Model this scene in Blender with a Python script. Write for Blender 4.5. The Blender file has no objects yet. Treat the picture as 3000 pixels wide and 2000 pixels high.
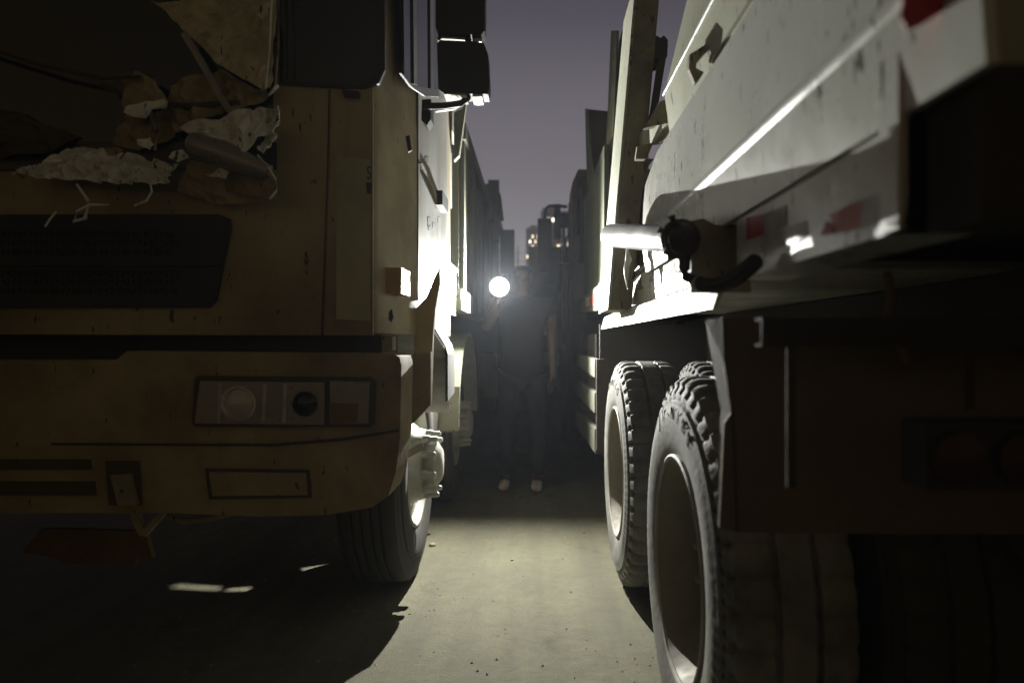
import bpy, bmesh, math, random
from mathutils import Vector, Matrix, noise
random.seed(7)
PI = math.pi
S = bpy.context.scene
COL = S.collection
F, U0, V0, H = 2000.0, 1565.0, 1000.0, 1.14      # lens in px of the 3000 px photo, vanishing point, eye height

def at(u, v, Y):            # picture point at depth Y
    return Vector(((u-U0)/F*Y, Y, H-(v-V0)/F*Y))
def onx(u, v, X):           # picture point on the plane x = X
    Y = X*F/(u-U0)
    return at(u, v, Y)

# ------------------------------------------------------------------ materials
def nodes(name):
    m = bpy.data.materials.new(name); m.use_nodes = True
    nt = m.node_tree; b = nt.nodes['Principled BSDF']
    return m, nt, b
def N(nt, t, **kw):
    n = nt.nodes.new(t)
    for k, v in kw.items():
        if k in n.inputs: n.inputs[k].default_value = v
        else: setattr(n, k, v)
    return n
def ramp(nt, src, stops):
    r = nt.nodes.new('ShaderNodeValToRGB'); e = r.color_ramp.elements
    while len(e) > 1: e.remove(e[-1])
    e[0].position, e[0].color = stops[0][0], (*stops[0][1], 1)
    for p, c in stops[1:]:
        x = e.new(p); x.color = (*c, 1)
    nt.links.new(src, r.inputs[0]); return r
def mixc(nt, fac, a, b):
    m = nt.nodes.new('ShaderNodeMix'); m.data_type = 'RGBA'
    L = nt.links
    if hasattr(fac, 'is_output'): L.new(fac, m.inputs[0])
    else: m.inputs[0].default_value = fac
    for k, x in ((6, a), (7, b)):
        if hasattr(x, 'is_output'): L.new(x, m.inputs[k])
        else: m.inputs[k].default_value = (*x, 1)
    return m.outputs[2]
def worn(name, base, dirt=(.10,.075,.045), rough=.45, dirt_amt=.5, scale=2.2, metal=0., specks=.0, spec=.5, bump=.15, coat=0.):
    """painted or bare surface with blotchy dirt, fine grime, vertical streaks and dark specks"""
    m, nt, b = nodes(name); L = nt.links
    tc = N(nt, 'ShaderNodeTexCoord'); o = tc.outputs['Object']
    n1 = N(nt, 'ShaderNodeTexNoise', Scale=scale, Detail=8., Roughness=.65); L.new(o, n1.inputs['Vector'])
    mp = N(nt, 'ShaderNodeMapping'); mp.inputs['Scale'].default_value = (5, 5, .7); L.new(o, mp.inputs[0])
    n2 = N(nt, 'ShaderNodeTexNoise', Scale=4., Detail=6., Roughness=.7); L.new(mp.outputs[0], n2.inputs['Vector'])
    r1 = ramp(nt, n1.outputs[0], [(.40, (0,0,0)), (.75, (1,1,1))])
    r2 = ramp(nt, n2.outputs[0], [(.50, (0,0,0)), (.85, (.65,.65,.65))])
    mx = N(nt, 'ShaderNodeMath', operation='MAXIMUM'); L.new(r1.outputs[0], mx.inputs[0]); L.new(r2.outputs[0], mx.inputs[1])
    ml = N(nt, 'ShaderNodeMath', operation='MULTIPLY'); L.new(mx.outputs[0], ml.inputs[0]); ml.inputs[1].default_value = dirt_amt
    col = mixc(nt, ml.outputs[0], base, dirt)
    if specks:
        mq = N(nt, 'ShaderNodeMapping'); mq.inputs['Scale'].default_value = (55, 55, 16); L.new(o, mq.inputs[0])
        n3 = N(nt, 'ShaderNodeTexNoise', Scale=1., Detail=3.); L.new(mq.outputs[0], n3.inputs['Vector'])
        r3 = ramp(nt, n3.outputs[0], [(.70-specks*.1, (0,0,0)), (.74-specks*.1, (1,1,1))])
        col = mixc(nt, r3.outputs[0], col, (.045,.04,.03))
    L.new(col, b.inputs['Base Color'])
    rr = N(nt, 'ShaderNodeMapRange'); rr.inputs[3].default_value = rough; rr.inputs[4].default_value = min(1, rough+.35)
    L.new(mx.outputs[0], rr.inputs[0]); L.new(rr.outputs[0], b.inputs['Roughness'])
    b.inputs['Metallic'].default_value = metal
    b.inputs['Specular IOR Level'].default_value = spec
    b.inputs['Coat Weight'].default_value = coat
    if bump:
        bp = N(nt, 'ShaderNodeBump', Strength=bump, Distance=.004)
        n4 = N(nt, 'ShaderNodeTexNoise', Scale=38., Detail=5.); L.new(o, n4.inputs['Vector'])
        L.new(n4.outputs[0], bp.inputs['Height']); L.new(bp.outputs[0], b.inputs['Normal'])
    return m
def emit(name, c, s):
    m, nt, b = nodes(name)
    b.inputs['Base Color'].default_value = (*c, 1); b.inputs['Emission Color'].default_value = (*c, 1)
    b.inputs['Emission Strength'].default_value = s; return m

M = {}
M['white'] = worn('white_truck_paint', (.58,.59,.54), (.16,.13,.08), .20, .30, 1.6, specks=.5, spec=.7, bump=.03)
M['white2'] = worn('greenish_white_paint', (.42,.43,.33), (.14,.12,.06), .38, .55, 2.5, specks=.5, bump=.1)
M['bodybrown'] = worn('grimy_body_steel', (.30,.26,.17), (.05,.04,.028), .6, .75, 3.2, specks=.6, bump=.4)
M['flange'] = worn('scuffed_flange_paint', (.34,.35,.27), (.1,.09,.05), .5, .5, 3., specks=.5, bump=.15)
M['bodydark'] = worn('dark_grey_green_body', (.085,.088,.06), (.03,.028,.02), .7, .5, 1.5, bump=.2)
M['olive'] = worn('olive_grey_paint', (.085,.088,.045), (.07,.06,.035), .5, .6, 3., specks=.5, bump=.15)
M['grime'] = worn('grimy_dark_olive_steel', (.085,.072,.045), (.04,.03,.02), .8, .6, 3., bump=.3, spec=.15)
M['flap'] = worn('mud_caked_flap', (.16,.12,.07), (.06,.042,.025), .8, .7, 3., bump=.5, spec=.15)
M['surround'] = worn('dusty_dark_plastic', (.05,.045,.03), (.10,.08,.05), .7, .7, 6., bump=.1)
M['darkred'] = worn('unlit_red_lens', (.035,.006,.006), (.02,.006,.006), .45, .4, 9.)
M['cream'] = worn('cream_cab_paint', (.34,.265,.135), (.085,.05,.03), .5, .8, 1.8, specks=.25, bump=.12)
M['creamside'] = worn('cream_door_paint', (.20,.195,.18), (.10,.08,.05), .42, .25, 2.4, specks=.05, bump=.05)
M['dust'] = worn('dusty_bumper_plastic', (.34,.265,.135), (.085,.05,.028), .65, .85, 2.8, specks=.2, bump=.2)
M['dark'] = worn('dark_chassis_steel', (.05,.045,.038), (.09,.07,.05), .8, .5, 3., bump=.4, spec=.12)
M['black'] = worn('black_plastic', (.018,.018,.022), (.05,.045,.04), .5, .35, 3., bump=.1)
M['rubber'] = worn('dusty_tyre_rubber', (.16,.155,.14), (.045,.042,.038), .75, .75, 5., bump=.5, spec=.3)
M['rubber2'] = worn('dark_tyre_rubber', (.038,.036,.032), (.075,.065,.05), .8, .6, 5., bump=.5, spec=.3)
M['mark'] = worn('dark_sidewall_marking', (.03,.03,.026), (.06,.055,.05), .8, .3, 5.)
M['rim'] = worn('rusty_brown_wheel_paint', (.17,.145,.10), (.10,.08,.052), .75, .6, 6., specks=.3, bump=.3)
M['rimw'] = worn('pale_rim_lip', (.20,.18,.13), (.09,.075,.05), .6, .6, 8.)
M['steel'] = worn('bare_silver_steel', (.55,.55,.55), (.12,.10,.08), .33, .4, 5., metal=.55, specks=.3, bump=.1)
M['grease_and_shade'] = worn('black_grease_and_hole_shade', (.022,.018,.014), (.06,.045,.03), .28, .5, 8., specks=.1, bump=.5)  # greasy parts, and the painted shade of the torn cab front
M['chrome'] = worn('worn_alloy', (.55,.54,.52), (.2,.18,.14), .35, .3, 6., metal=.6)
M['hubwhite'] = worn('dusty_pale_hub', (.36,.355,.31), (.12,.10,.07), .5, .45, 6., bump=.3)
M['foam'] = worn('torn_white_sheet', (.80,.80,.74), (.12,.09,.05), .5, .45, 9., specks=.5, bump=.6)
M['film'] = worn('dirty_broken_glass_sheet', (.55,.48,.30), (.16,.12,.05), .35, .65, 7., specks=.4, bump=.6)
M['red'] = worn('red_reflective_tape', (.42,.03,.035), (.12,.02,.02), .4, .4, 12., bump=.1)
M['redfade'] = worn('faded_red_tape', (.55,.16,.15), (.5,.35,.3), .45, .6, 25., bump=.3)
M['silver'] = worn('silver_reflective_tape', (.42,.41,.44), (.2,.18,.18), .4, .5, 22., bump=.3)
M['amber'] = worn('amber_lamp_plastic', (.42,.25,.09), (.25,.18,.09), .3, .5, 10.)
M['rust'] = worn('rusty_orange_board', (.15,.09,.05), (.05,.03,.018), .8, .6, 6., bump=.4)
M['truckdark'] = worn('dull_green_grey_paint', (.14,.14,.11), (.05,.045,.035), .6, .5, 1.5, bump=.1)
M['amberdim'] = worn('dusty_orange_lens', (.17,.09,.045), (.12,.09,.06), .4, .6, 14.)
M['skin'] = worn('skin', (.085,.052,.036), (.065,.04,.025), .55, .3, 12., bump=.05)
M['hair'] = worn('black_hair', (.012,.01,.01), (.03,.025,.02), .5, .3, 30., bump=.5)
M['shirt'] = worn('black_cotton', (.004,.004,.005), (.006,.006,.007), .95, .4, 8., bump=.3)
M['jeans'] = worn('dark_denim', (.010,.011,.015), (.015,.015,.02), .9, .4, 10., bump=.3)
M['shoe'] = worn('pale_canvas', (.55,.50,.42), (.25,.2,.15), .8, .5, 14., bump=.2)
M['paper'] = worn('faded_sticker', (.36,.33,.17), (.2,.16,.08), .5, .4, 6.)

def tread_pattern_mat():
    m, nt, b = nodes('checked_sidewall_rubber'); L = nt.links
    tc = N(nt, 'ShaderNodeTexCoord'); s = N(nt, 'ShaderNodeSeparateXYZ'); L.new(tc.outputs['Object'], s.inputs[0])
    def mt(op, a, bb=None):
        n = N(nt, 'ShaderNodeMath', operation=op)
        for i, x in enumerate((a, bb)):
            if x is None: continue
            if hasattr(x, 'is_output'): L.new(x, n.inputs[i])
            else: n.inputs[i].default_value = x
        return n.outputs[0]
    y, z = s.outputs[1], s.outputs[2]
    ang = mt('ARCTAN2', z, y)
    r = mt('SQRT', mt('ADD', mt('MULTIPLY', y, y), mt('MULTIPLY', z, z)))
    # two bands of diamonds, one each side of the lettering (front and rear of the wheel)
    a1 = mt('MULTIPLY', ang, 46.); r1 = mt('MULTIPLY', r, 230.)
    chk = mt('GREATER_THAN', mt('MULTIPLY', mt('SINE', mt('ADD', a1, r1)), mt('SINE', mt('SUBTRACT', a1, r1))), .15)
    band = mt('MULTIPLY', mt('GREATER_THAN', r, .405), mt('LESS_THAN', r, .455))
    side = mt('LESS_THAN', mt('ABSOLUTE', mt('SINE', ang)), .62)
    fac = mt('MULTIPLY', mt('MULTIPLY', chk, band), side)
    n1 = N(nt, 'ShaderNodeTexNoise', Scale=6., Detail=8., Roughness=.7); L.new(tc.outputs['Object'], n1.inputs['Vector'])
    rr = ramp(nt, n1.outputs[0], [(.35, (.21,.205,.18)), (.7, (.075,.07,.062))])
    col = mixc(nt, fac, rr.outputs[0], (.03,.03,.027))
    L.new(col, b.inputs['Base Color']); b.inputs['Roughness'].default_value = .72; b.inputs['Specular IOR Level'].default_value = .3
    bp = N(nt, 'ShaderNodeBump', Strength=.5, Distance=.004)
    n4 = N(nt, 'ShaderNodeTexNoise', Scale=45., Detail=6.); L.new(tc.outputs['Object'], n4.inputs['Vector'])
    L.new(n4.outputs[0], bp.inputs['Height']); L.new(bp.outputs[0], b.inputs['Normal'])
    return m
M['sidewall'] = tread_pattern_mat()

def glass_mat(name, c, rough=.08):
    m, nt, b = nodes(name)
    b.inputs['Base Color'].default_value = (*c, 1); b.inputs['Roughness'].default_value = rough
    b.inputs['Specular IOR Level'].default_value = .6
    return m
M['glass'] = glass_mat('dark_window_glass', (.012,.014,.018), .12)
M['sideglass'] = glass_mat('side_window_glass', (.02,.022,.026), .05)
M['mirrorglass'] = glass_mat('mirror_glass', (.02,.02,.025), .1)
M['reflector'] = worn('headlamp_reflector', (.30,.27,.24), (.12,.10,.08), .25, .5, 12., metal=.3)

def ground_mat():
    m, nt, b = nodes('dusty_concrete_yard'); L = nt.links
    tc = N(nt, 'ShaderNodeTexCoord'); o = tc.outputs['Object']
    n1 = N(nt, 'ShaderNodeTexNoise', Scale=1.3, Detail=9., Roughness=.6); L.new(o, n1.inputs['Vector'])
    n2 = N(nt, 'ShaderNodeTexNoise', Scale=14., Detail=8., Roughness=.7); L.new(o, n2.inputs['Vector'])
    n3 = N(nt, 'ShaderNodeTexNoise', Scale=160., Detail=4.); L.new(o, n3.inputs['Vector'])
    r1 = ramp(nt, n1.outputs[0], [(.30, (.104,.100,.070)), (.5, (.128,.121,.080)), (.70, (.152,.140,.092))])
    r2 = ramp(nt, n2.outputs[0], [(.30, (.78,.78,.78)), (.55, (1,1,1)), (.78, (1.12,1.10,1.04))])
    mu = nt.nodes.new('ShaderNodeMix'); mu.data_type = 'RGBA'; mu.blend_type = 'MULTIPLY'; mu.inputs[0].default_value = .8
    L.new(r1.outputs[0], mu.inputs[6]); L.new(r2.outputs[0], mu.inputs[7])
    r3 = ramp(nt, n3.outputs[0], [(.60, (0,0,0)), (.74, (1,1,1))])
    col = mixc(nt, r3.outputs[0], mu.outputs[2], (.19,.18,.13))
    mp = N(nt, 'ShaderNodeMapping'); mp.inputs['Scale'].default_value = (7., .45, 1.); L.new(o, mp.inputs[0])
    n5 = N(nt, 'ShaderNodeTexNoise', Scale=1., Detail=5., Roughness=.6); L.new(mp.outputs[0], n5.inputs['Vector'])     # tyre tracks along the aisle
    r5 = ramp(nt, n5.outputs[0], [(.40, (0,0,0)), (.62, (.38,.38,.38))]); col = mixc(nt, r5.outputs[0], col, (.072,.068,.05))
    n6 = N(nt, 'ShaderNodeTexNoise', Scale=3.1, Detail=7., Roughness=.65, Distortion=.6); L.new(o, n6.inputs['Vector'])  # oil and damp stains
    r6 = ramp(nt, n6.outputs[0], [(.60, (0,0,0)), (.70, (.5,.5,.5))]); col = mixc(nt, r6.outputs[0], col, (.045,.042,.034))
    vo = nt.nodes.new('ShaderNodeTexVoronoi'); vo.feature = 'DISTANCE_TO_EDGE'; vo.inputs['Scale'].default_value = 1.1
    wv = N(nt, 'ShaderNodeVectorMath', operation='MULTIPLY_ADD'); L.new(n2.outputs[1], wv.inputs[0]); wv.inputs[1].default_value = (.25,.25,.25); L.new(o, wv.inputs[2]); L.new(wv.outputs[0], vo.inputs['Vector'])
    r7 = ramp(nt, vo.outputs[0], [(.0, (.35,.35,.35)), (.004, (0,0,0))]); col = mixc(nt, r7.outputs[0], col, (.04,.036,.028))
    L.new(col, b.inputs['Base Color']); b.inputs['Roughness'].default_value = .92; b.inputs['Specular IOR Level'].default_value = .25
    ad = N(nt, 'ShaderNodeMath', operation='MULTIPLY_ADD'); L.new(n2.outputs[0], ad.inputs[0]); ad.inputs[1].default_value = 1.6; L.new(n3.outputs[0], ad.inputs[2])
    bp = N(nt, 'ShaderNodeBump', Strength=.35, Distance=.012); L.new(ad.outputs[0], bp.inputs['Height']); L.new(bp.outputs[0], b.inputs['Normal'])
    return m
M['ground'] = ground_mat()

# ------------------------------------------------------------------ object helpers
def link(name, me, mat, parent=None, origin=None):
    o = bpy.data.objects.new(name, me); COL.objects.link(o)
    if mat is not None: me.materials.append(mat if not isinstance(mat, str) else M[mat])
    if origin is not None:
        origin = Vector(origin)
        me.transform(Matrix.Translation(-origin)); o.location = origin
    if parent is not None:
        w = Vector((0,0,0)); p = parent
        while p is not None: w += p.location; p = p.parent
        o.location = o.location - w; o.parent = parent
    return o
def obj(name, bm, mat, parent=None, bevel=0, smooth=False, origin=None, seg=2):
    if bevel:
        es = [e for e in bm.edges if len(e.link_faces) == 2 and e.calc_face_angle(0) > .5]
        bmesh.ops.bevel(bm, geom=es, offset=bevel, segments=seg, affect='EDGES', clamp_overlap=True, profile=.5)
    bmesh.ops.recalc_face_normals(bm, faces=bm.faces)
    me = bpy.data.meshes.new(name); bm.to_mesh(me); bm.free()
    if smooth:
        for p in me.polygons: p.use_smooth = True
        try: me.set_sharp_from_angle(angle=math.radians(40))
        except Exception: pass
    return link(name, me, mat, parent, origin)
def thing(name, label, cat, loc, group=None):
    o = bpy.data.objects.new(name, None); COL.objects.link(o); o.location = loc; o.empty_display_size = .2
    o['label'] = label; o['category'] = cat
    if group: o['group'] = group
    return o
def tag(o, label, cat, group=None):
    o['label'] = label; o['category'] = cat
    if group: o['group'] = group
    return o

def box(bm, x0, x1, y0, y1, z0, z1):
    vs = [bm.verts.new((x, y, z)) for x in (x0, x1) for y in (y0, y1) for z in (z0, z1)]
    for f in ((0,1,3,2),(4,6,7,5),(0,4,5,1),(2,3,7,6),(0,2,6,4),(1,5,7,3)):
        bm.faces.new([vs[i] for i in f])
def prism(bm, pts, d):
    """closed prism: polygon pts (3D) pushed along vector d"""
    d = Vector(d)
    a = [bm.verts.new(p) for p in pts]; b = [bm.verts.new(Vector(p)+d) for p in pts]
    n = len(pts); bm.faces.new(a); bm.faces.new(b[::-1])
    for i in range(n): bm.faces.new((a[i], b[i], b[(i+1) % n], a[(i+1) % n]))
def tube(bm, path, r, seg=14, cap=True):
    path = [Vector(p) for p in path]; rings = []
    up = Vector((0,0,1))
    for i, p in enumerate(path):
        t = (path[min(i+1, len(path)-1)]-path[max(i-1, 0)]).normalized()
        u = t.cross(up)
        if u.length < .05: u = t.cross(Vector((0,1,0)))
        u.normalize(); w = t.cross(u)
        rr = r[i] if isinstance(r, (list, tuple)) else r
        rings.append([bm.verts.new(p+(u*math.cos(a)+w*math.sin(a))*rr) for a in [2*PI*k/seg for k in range(seg)]])
    for A, B in zip(rings, rings[1:]):
        for k in range(seg): bm.faces.new((A[k], A[(k+1) % seg], B[(k+1) % seg], B[k]))
    if cap: bm.faces.new(rings[0][::-1]); bm.faces.new(rings[-1])
def lathe(bm, c, prof, axis=(1,0,0), seg=48, tweak=None, close=False):
    """prof: (distance along axis, radius)"""
    c = Vector(c); ax = Vector(axis).normalized()
    u = ax.cross(Vector((0,0,1))) if abs(ax.z) < .9 else ax.cross(Vector((0,1,0)))
    u.normalize(); w = ax.cross(u)
    rings = []
    for j, (h, r) in enumerate(prof):
        ring = []
        for k in range(seg):
            hh, rr = (h, r) if tweak is None else tweak(j, k, h, r)
            a = 2*PI*k/seg
            ring.append(bm.verts.new(c+ax*hh+(u*math.cos(a)+w*math.sin(a))*rr))
        rings.append(ring)
    for A, B in zip(rings, rings[1:]):
        for k in range(seg): bm.faces.new((A[k], A[(k+1) % seg], B[(k+1) % seg], B[k]))
    if close:
        bm.faces.new(rings[0][::-1]); bm.faces.new(rings[-1])
def face_part(name, uvs, Y, th, mat, parent, bevel=0, **kw):      # plate facing the aisle end, at depth Y
    bm = bmesh.new(); prism(bm, [at(u, v, Y) for u, v in uvs], (0, th, 0)); return obj(name, bm, mat, parent, bevel, **kw)
def side_part(name, uvs, X, th, mat, parent, bevel=0, **kw):      # plate lying along the aisle, on plane x = X
    bm = bmesh.new(); prism(bm, [onx(u, v, X) for u, v in uvs], (th, 0, 0)); return obj(name, bm, mat, parent, bevel, **kw)
def box_part(name, b, mat, parent, bevel=.006, **kw):
    bm = bmesh.new(); box(bm, *b); return obj(name, bm, mat, parent, bevel, **kw)
def tube_part(name, path, r, mat, parent, seg=14):
    bm = bmesh.new(); tube(bm, path, r, seg); return obj(name, bm, mat, parent, smooth=True)
def crumple(name, pts, amp, mat, parent, th=.006, cuts=5, freq=13., seed=0, disp=(0,-1,0)):
    bm = bmesh.new(); f = bm.faces.new([bm.verts.new(p) for p in pts])
    bmesh.ops.triangulate(bm, faces=[f])
    bmesh.ops.subdivide_edges(bm, edges=bm.edges[:], cuts=cuts, use_grid_fill=True)
    bmesh.ops.triangulate(bm, faces=bm.faces[:])
    sd = Vector((seed*7.3, seed*3.1, seed)); d = Vector(disp)
    for v in bm.verts:
        q = v.co*freq+sd
        k = noise.noise(q)+1.1*abs(noise.noise(q*2.3))-.9*abs(noise.noise(q*4.1))+.4*noise.noise(q*8.)
        v.co += d*amp*k + noise.noise_vector(q*1.7)*amp*.35
    bmesh.ops.recalc_face_normals(bm, faces=bm.faces)
    g = bm.faces[:]; bd = [e for e in bm.edges if len(e.link_faces) == 1]
    back = {v: bm.verts.new(v.co-d*th) for v in bm.verts[:]}
    for f_ in g: bm.faces.new([back[v] for v in reversed(f_.verts)])
    for e in bd: a_, b_ = e.verts; bm.faces.new((a_, b_, back[b_], back[a_]))
    return obj(name, bm, mat, parent)
def ragged(p0, p1, n, amp, seed):
    """points from p0 to p1 (exclusive end) jittered in picture space"""
    out = []
    for i in range(n):
        t = i/n; w = amp*noise.noise(Vector((t*n*.9+seed*13.7, seed, 0)))*(1 if i else 0)
        dx, dy = p1[0]-p0[0], p1[1]-p0[1]; L = math.hypot(dx, dy)
        out.append((p0[0]+dx*t-dy/L*w*2, p0[1]+dy*t+dx/L*w*2))
    return out
def skin(name, joints, bones, mat, parent, sub=2, root=0):
    me = bpy.data.meshes.new(name+'_rig'); me.from_pydata([j[:3] for j in joints], bones, [])
    o = bpy.data.objects.new(name+'_rig', me); COL.objects.link(o)
    md = o.modifiers.new('s', 'SKIN'); md.use_smooth_shade = True
    if not me.skin_vertices: me.attributes
    lay = me.skin_vertices[0].data
    for i, j in enumerate(joints):
        r = j[3]; lay[i].radius = r if isinstance(r, tuple) else (r, r); lay[i].use_root = (i == root)
    ss = o.modifiers.new('u', 'SUBSURF'); ss.levels = sub; ss.render_levels = sub
    dg = bpy.context.evaluated_depsgraph_get(); dg.update()
    m2 = bpy.data.meshes.new_from_object(o.evaluated_get(dg)); m2.name = name
    bpy.data.objects.remove(o)
    for p in m2.polygons: p.use_smooth = True
    m2.materials.clear()
    return link(name, m2, mat, parent)
def letter_mesh(bm, s, size, fn, depth=.003):
    cu = bpy.data.curves.new('t', 'FONT'); cu.body = s; cu.size = size; cu.extrude = depth; cu.align_x = 'CENTER'; cu.resolution_u = 3
    o = bpy.data.objects.new('t', cu); COL.objects.link(o)
    dg = bpy.context.evaluated_depsgraph_get(); dg.update()
    me = bpy.data.meshes.new_from_object(o.evaluated_get(dg)); bpy.data.objects.remove(o)
    n0 = len(bm.verts); vs = [bm.verts.new(fn(v.co)) for v in me.vertices]
    for p in me.polygons:
        try: bm.faces.new([vs[i] for i in p.vertices])
        except ValueError: pass

# ------------------------------------------------------------------ tyres and wheels
def tyre_bm(c, out, R=.52, W=.29, lug=True, ribs=False, rb=.285):
    """c: centre of the outer face; out = -1 when the outer face looks to -x"""
    d = -out   # direction inward
    prof = [(.045, rb-.012), (.018, rb+.012), (.006, rb+.05), (.0, rb+.10), (.002, rb+.135), (.007, rb+.150), (.007, rb+.158), (.016, rb+.163),
            (.014, R-.045), (.024, R-.030), (.024, R-.016), (.040, R-.004), (.060, R)]
    gs = [.085, .125, .165, .205] if ribs else [.105, .185]
    for g in gs:
        prof += [(g-.008, R), (g-.005, R-.014), (g+.005, R-.014), (g+.008, R)]
    n = len(prof)
    half = [(W-h, r) for h, r in prof[:13]][::-1]
    prof = prof+half
    seg = 184 if lug else 96
    def tw(j, k, h, r):
        q = k % 4
        if lug and j in (8, 9) and q == 0: r -= .006; h += (.006)
        if lug and (9 <= j <= 14 or j >= n-2 and j < n+4) and q == 0: r -= .011; h += .008 if j < 13 else 0
        if ribs and j in (11, 12) and k % 6 == 0: r -= .005
        return h*d, r
    bm = bmesh.new(); lathe(bm, c, prof, (1,0,0), seg, tw)
    return bm
def rear_wheel(truck, cy, text, X=.370, R=.512, zc=.535, inner=True):
    c = Vector((X, cy, zc))
    # dished disc + hub = the wheel, rim barrel and tyre are its pieces
    bm = bmesh.new()
    lathe(bm, c, [(.145,.262),(.140,.20),(.130,.17),(.128,.12),(.118,.115),(.112,.10),(.110,.0001)], (1,0,0), 64)
    for k in range(10):
        a = 2*PI*k/10+.1; p = c+Vector((.122, math.cos(a)*.145, math.sin(a)*.145))
        lathe(bm, p, [(.012,.016),(-.022,.016),(-.03,.010),(-.03,.0001)], (1,0,0), 6)
    for k in range(8):
        a = 2*PI*k/8; p = c+Vector((.136, math.cos(a)*.222, math.sin(a)*.222))
        lathe(bm, p, [(-.003,.026),(.012,.020),(.012,.0001)], (1,0,0), 14)
    w = obj('wheel', bm, 'rim', truck, smooth=True, origin=c)
    bm = bmesh.new()
    lathe(bm, c, [(.018,.298),(.012,.292),(.014,.283),(.03,.276),(.05,.268),(.14,.262),(.19,.262),(.19,.270),(.05,.276),(.04,.285),(.018,.298)], (1,0,0), 96)
    obj('rim', bm, 'rimw', w, smooth=True, origin=c)
    bm = bmesh.new(); lathe(bm, c, [(.019,.300),(.008,.300),(.005,.294),(.008,.288),(.019,.288)], (1,0,0), 96)
    obj('rim_lip', bm, 'hubwhite', w, smooth=True, origin=c)
    obj('tyre', tyre_bm(c, -1, R), 'sidewall', w, smooth=True, origin=c)
    if inner:
        c2 = c+Vector((.335,0,0)); obj('tyre', tyre_bm(c2, -1, R), 'rubber2', w, smooth=True, origin=c2)
    bm = bmesh.new()
    n = len(text); 
    for i, ch in enumerate(text):
        a0 = math.radians(90+ (i-(n-1)/2)*9.0)
        def fn(co, a0=a0):
            r = .398+co.y; a = a0+co.x/.40
            # out of the face: towards -x ; reading direction seen from -x : +y is to the left
            dx = -.0012-co.z*.35
            bulge = .0 if r > .385 else .003
            return c+Vector((dx+bulge+(.003 if r > .43 else 0), math.cos(a)*r, math.sin(a)*r))
        letter_mesh(bm, ch, .050, fn, .002)
    obj('lettering', bm, 'mark', w, origin=c)
    return w
def steer_wheel(truck, cy, X, R=.54, zc=.545, wt=.29, hub=True, mat='rubber'):
    """outer face looks to +x"""
    c = Vector((X, cy, zc)); ax = (1,0,0)
    bm = bmesh.new()
    lathe(bm, c, [(-.05,.262),(-.045,.20),(-.02,.175),(.02,.165),(.022,.12),(.075,.11),(.085,.095),(.10,.075),(.105,.0001)], ax, 56)
    w = obj('wheel', bm, 'hubwhite', truck, smooth=True, origin=c)
    bm = bmesh.new()
    for k in range(10):
        a = 2*PI*k/10+.15; p = c+Vector((.02, math.cos(a)*.145, math.sin(a)*.145))
        lathe(bm, p, [(-.01,.02),(.026,.02),(.034,.014),(.062,.014),(.07,.008),(.07,.0001)], ax, 10)
    obj('wheel_nuts', bm, 'hubwhite', w, smooth=True, origin=c)
    bm = bmesh.new()
    lathe(bm, c, [(-.018,.298),(-.012,.292),(-.014,.283),(-.03,.276),(-.05,.268),(-.19,.262),(-.19,.272),(-.04,.285),(-.018,.298)], ax, 72)
    obj('rim', bm, 'hubwhite', w, smooth=True, origin=c)
    obj('tyre', tyre_bm(c, 1, R, wt, lug=False, ribs=True), mat, w, smooth=True, origin=c)
    return w

# ------------------------------------------------------------------ setting
bm = bmesh.new(); s_ = 460
for (x0,x1,y0,y1) in ((-s_,s_,-60,900),): bm.faces.new([bm.verts.new(p) for p in ((x0,y0,0),(x1,y0,0),(x1,y1,0),(x0,y1,0))])
g = obj('ground', bm, 'ground'); g['kind'] = 'structure'

exec_parts = []
# ================================================================== NEAR RIGHT TRUCK (rear of a tipper)
T = thing('tipper_truck', 'white tipper truck seen from its rear corner, steel body above two dished rear wheels', 'truck', (1.6, 4.6, 0), 'tipper trucks parked in two rows')
R1 = T
rear_wheel(T, 1.83, 'JT-N/BE')
rear_wheel(T, 3.20, 'SPACIO')
# axles + chassis
box_part('chassis_rail', (.95, 1.12, .95, 8.2, .72, 1.02), 'dark', T)
box_part('chassis_rail', (2.05, 2.22, .95, 8.2, .72, 1.02), 'dark', T)
for cy in (1.83, 3.20): tube_part('axle', [(.60, cy, .56), (2.7, cy, .56)], .09, 'dark', T)
# fender over the two wheels
bm = bmesh.new()
prism(bm, [(.355,1.36,1.205),(.375,1.36,1.268),(.44,1.36,1.30),(1.0,1.36,1.30),(1.0,1.36,1.285),(.445,1.36,1.285),(.385,1.36,1.258),(.362,1.36,1.205)], (0,2.27,0))
obj('wheel_fender', bm, 'white2', T, .002)
face_part('fender_liner', [(1757,950),(1757,1060),(1745,1330),(2090,1330),(2090,950)], 3.90, .02, 'dark', T)
box_part('fender_liner', (.98, 1.02, 1.30, 3.88, .95, 1.28), 'dark', T)
# rear mud flap panel of the fender, with a bent edge
bm = bmesh.new()
pr = [at(2116,930,1.22), at(2120,1060,1.22), at(2142,1210,1.22), at(2122,1240,1.22), at(2108,1545,1.22), at(2160,1560,1.22), at(3400,1568,1.22), at(3400,930,1.22)]
prism(bm, pr, (0,.012,0))
obj('mudflap', bm, 'flap', T, .003)
bm = bmesh.new()
pe = [at(2066,938,1.30), at(2085,1050,1.30), at(2112,1200,1.30), at(2108,1250,1.30), at(2100,1535,1.30)]
pi_ = [at(2116,932,1.215), at(2122,1060,1.215), at(2146,1210,1.215), at(2148,1245,1.215), at(2160,1555,1.215)]
for i in range(4):
    prism(bm, [pe[i], pe[i+1], pi_[i+1], pi_[i]], (.006,.01,0))
obj('mudflap_edge', bm, 'dark', T)
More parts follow.
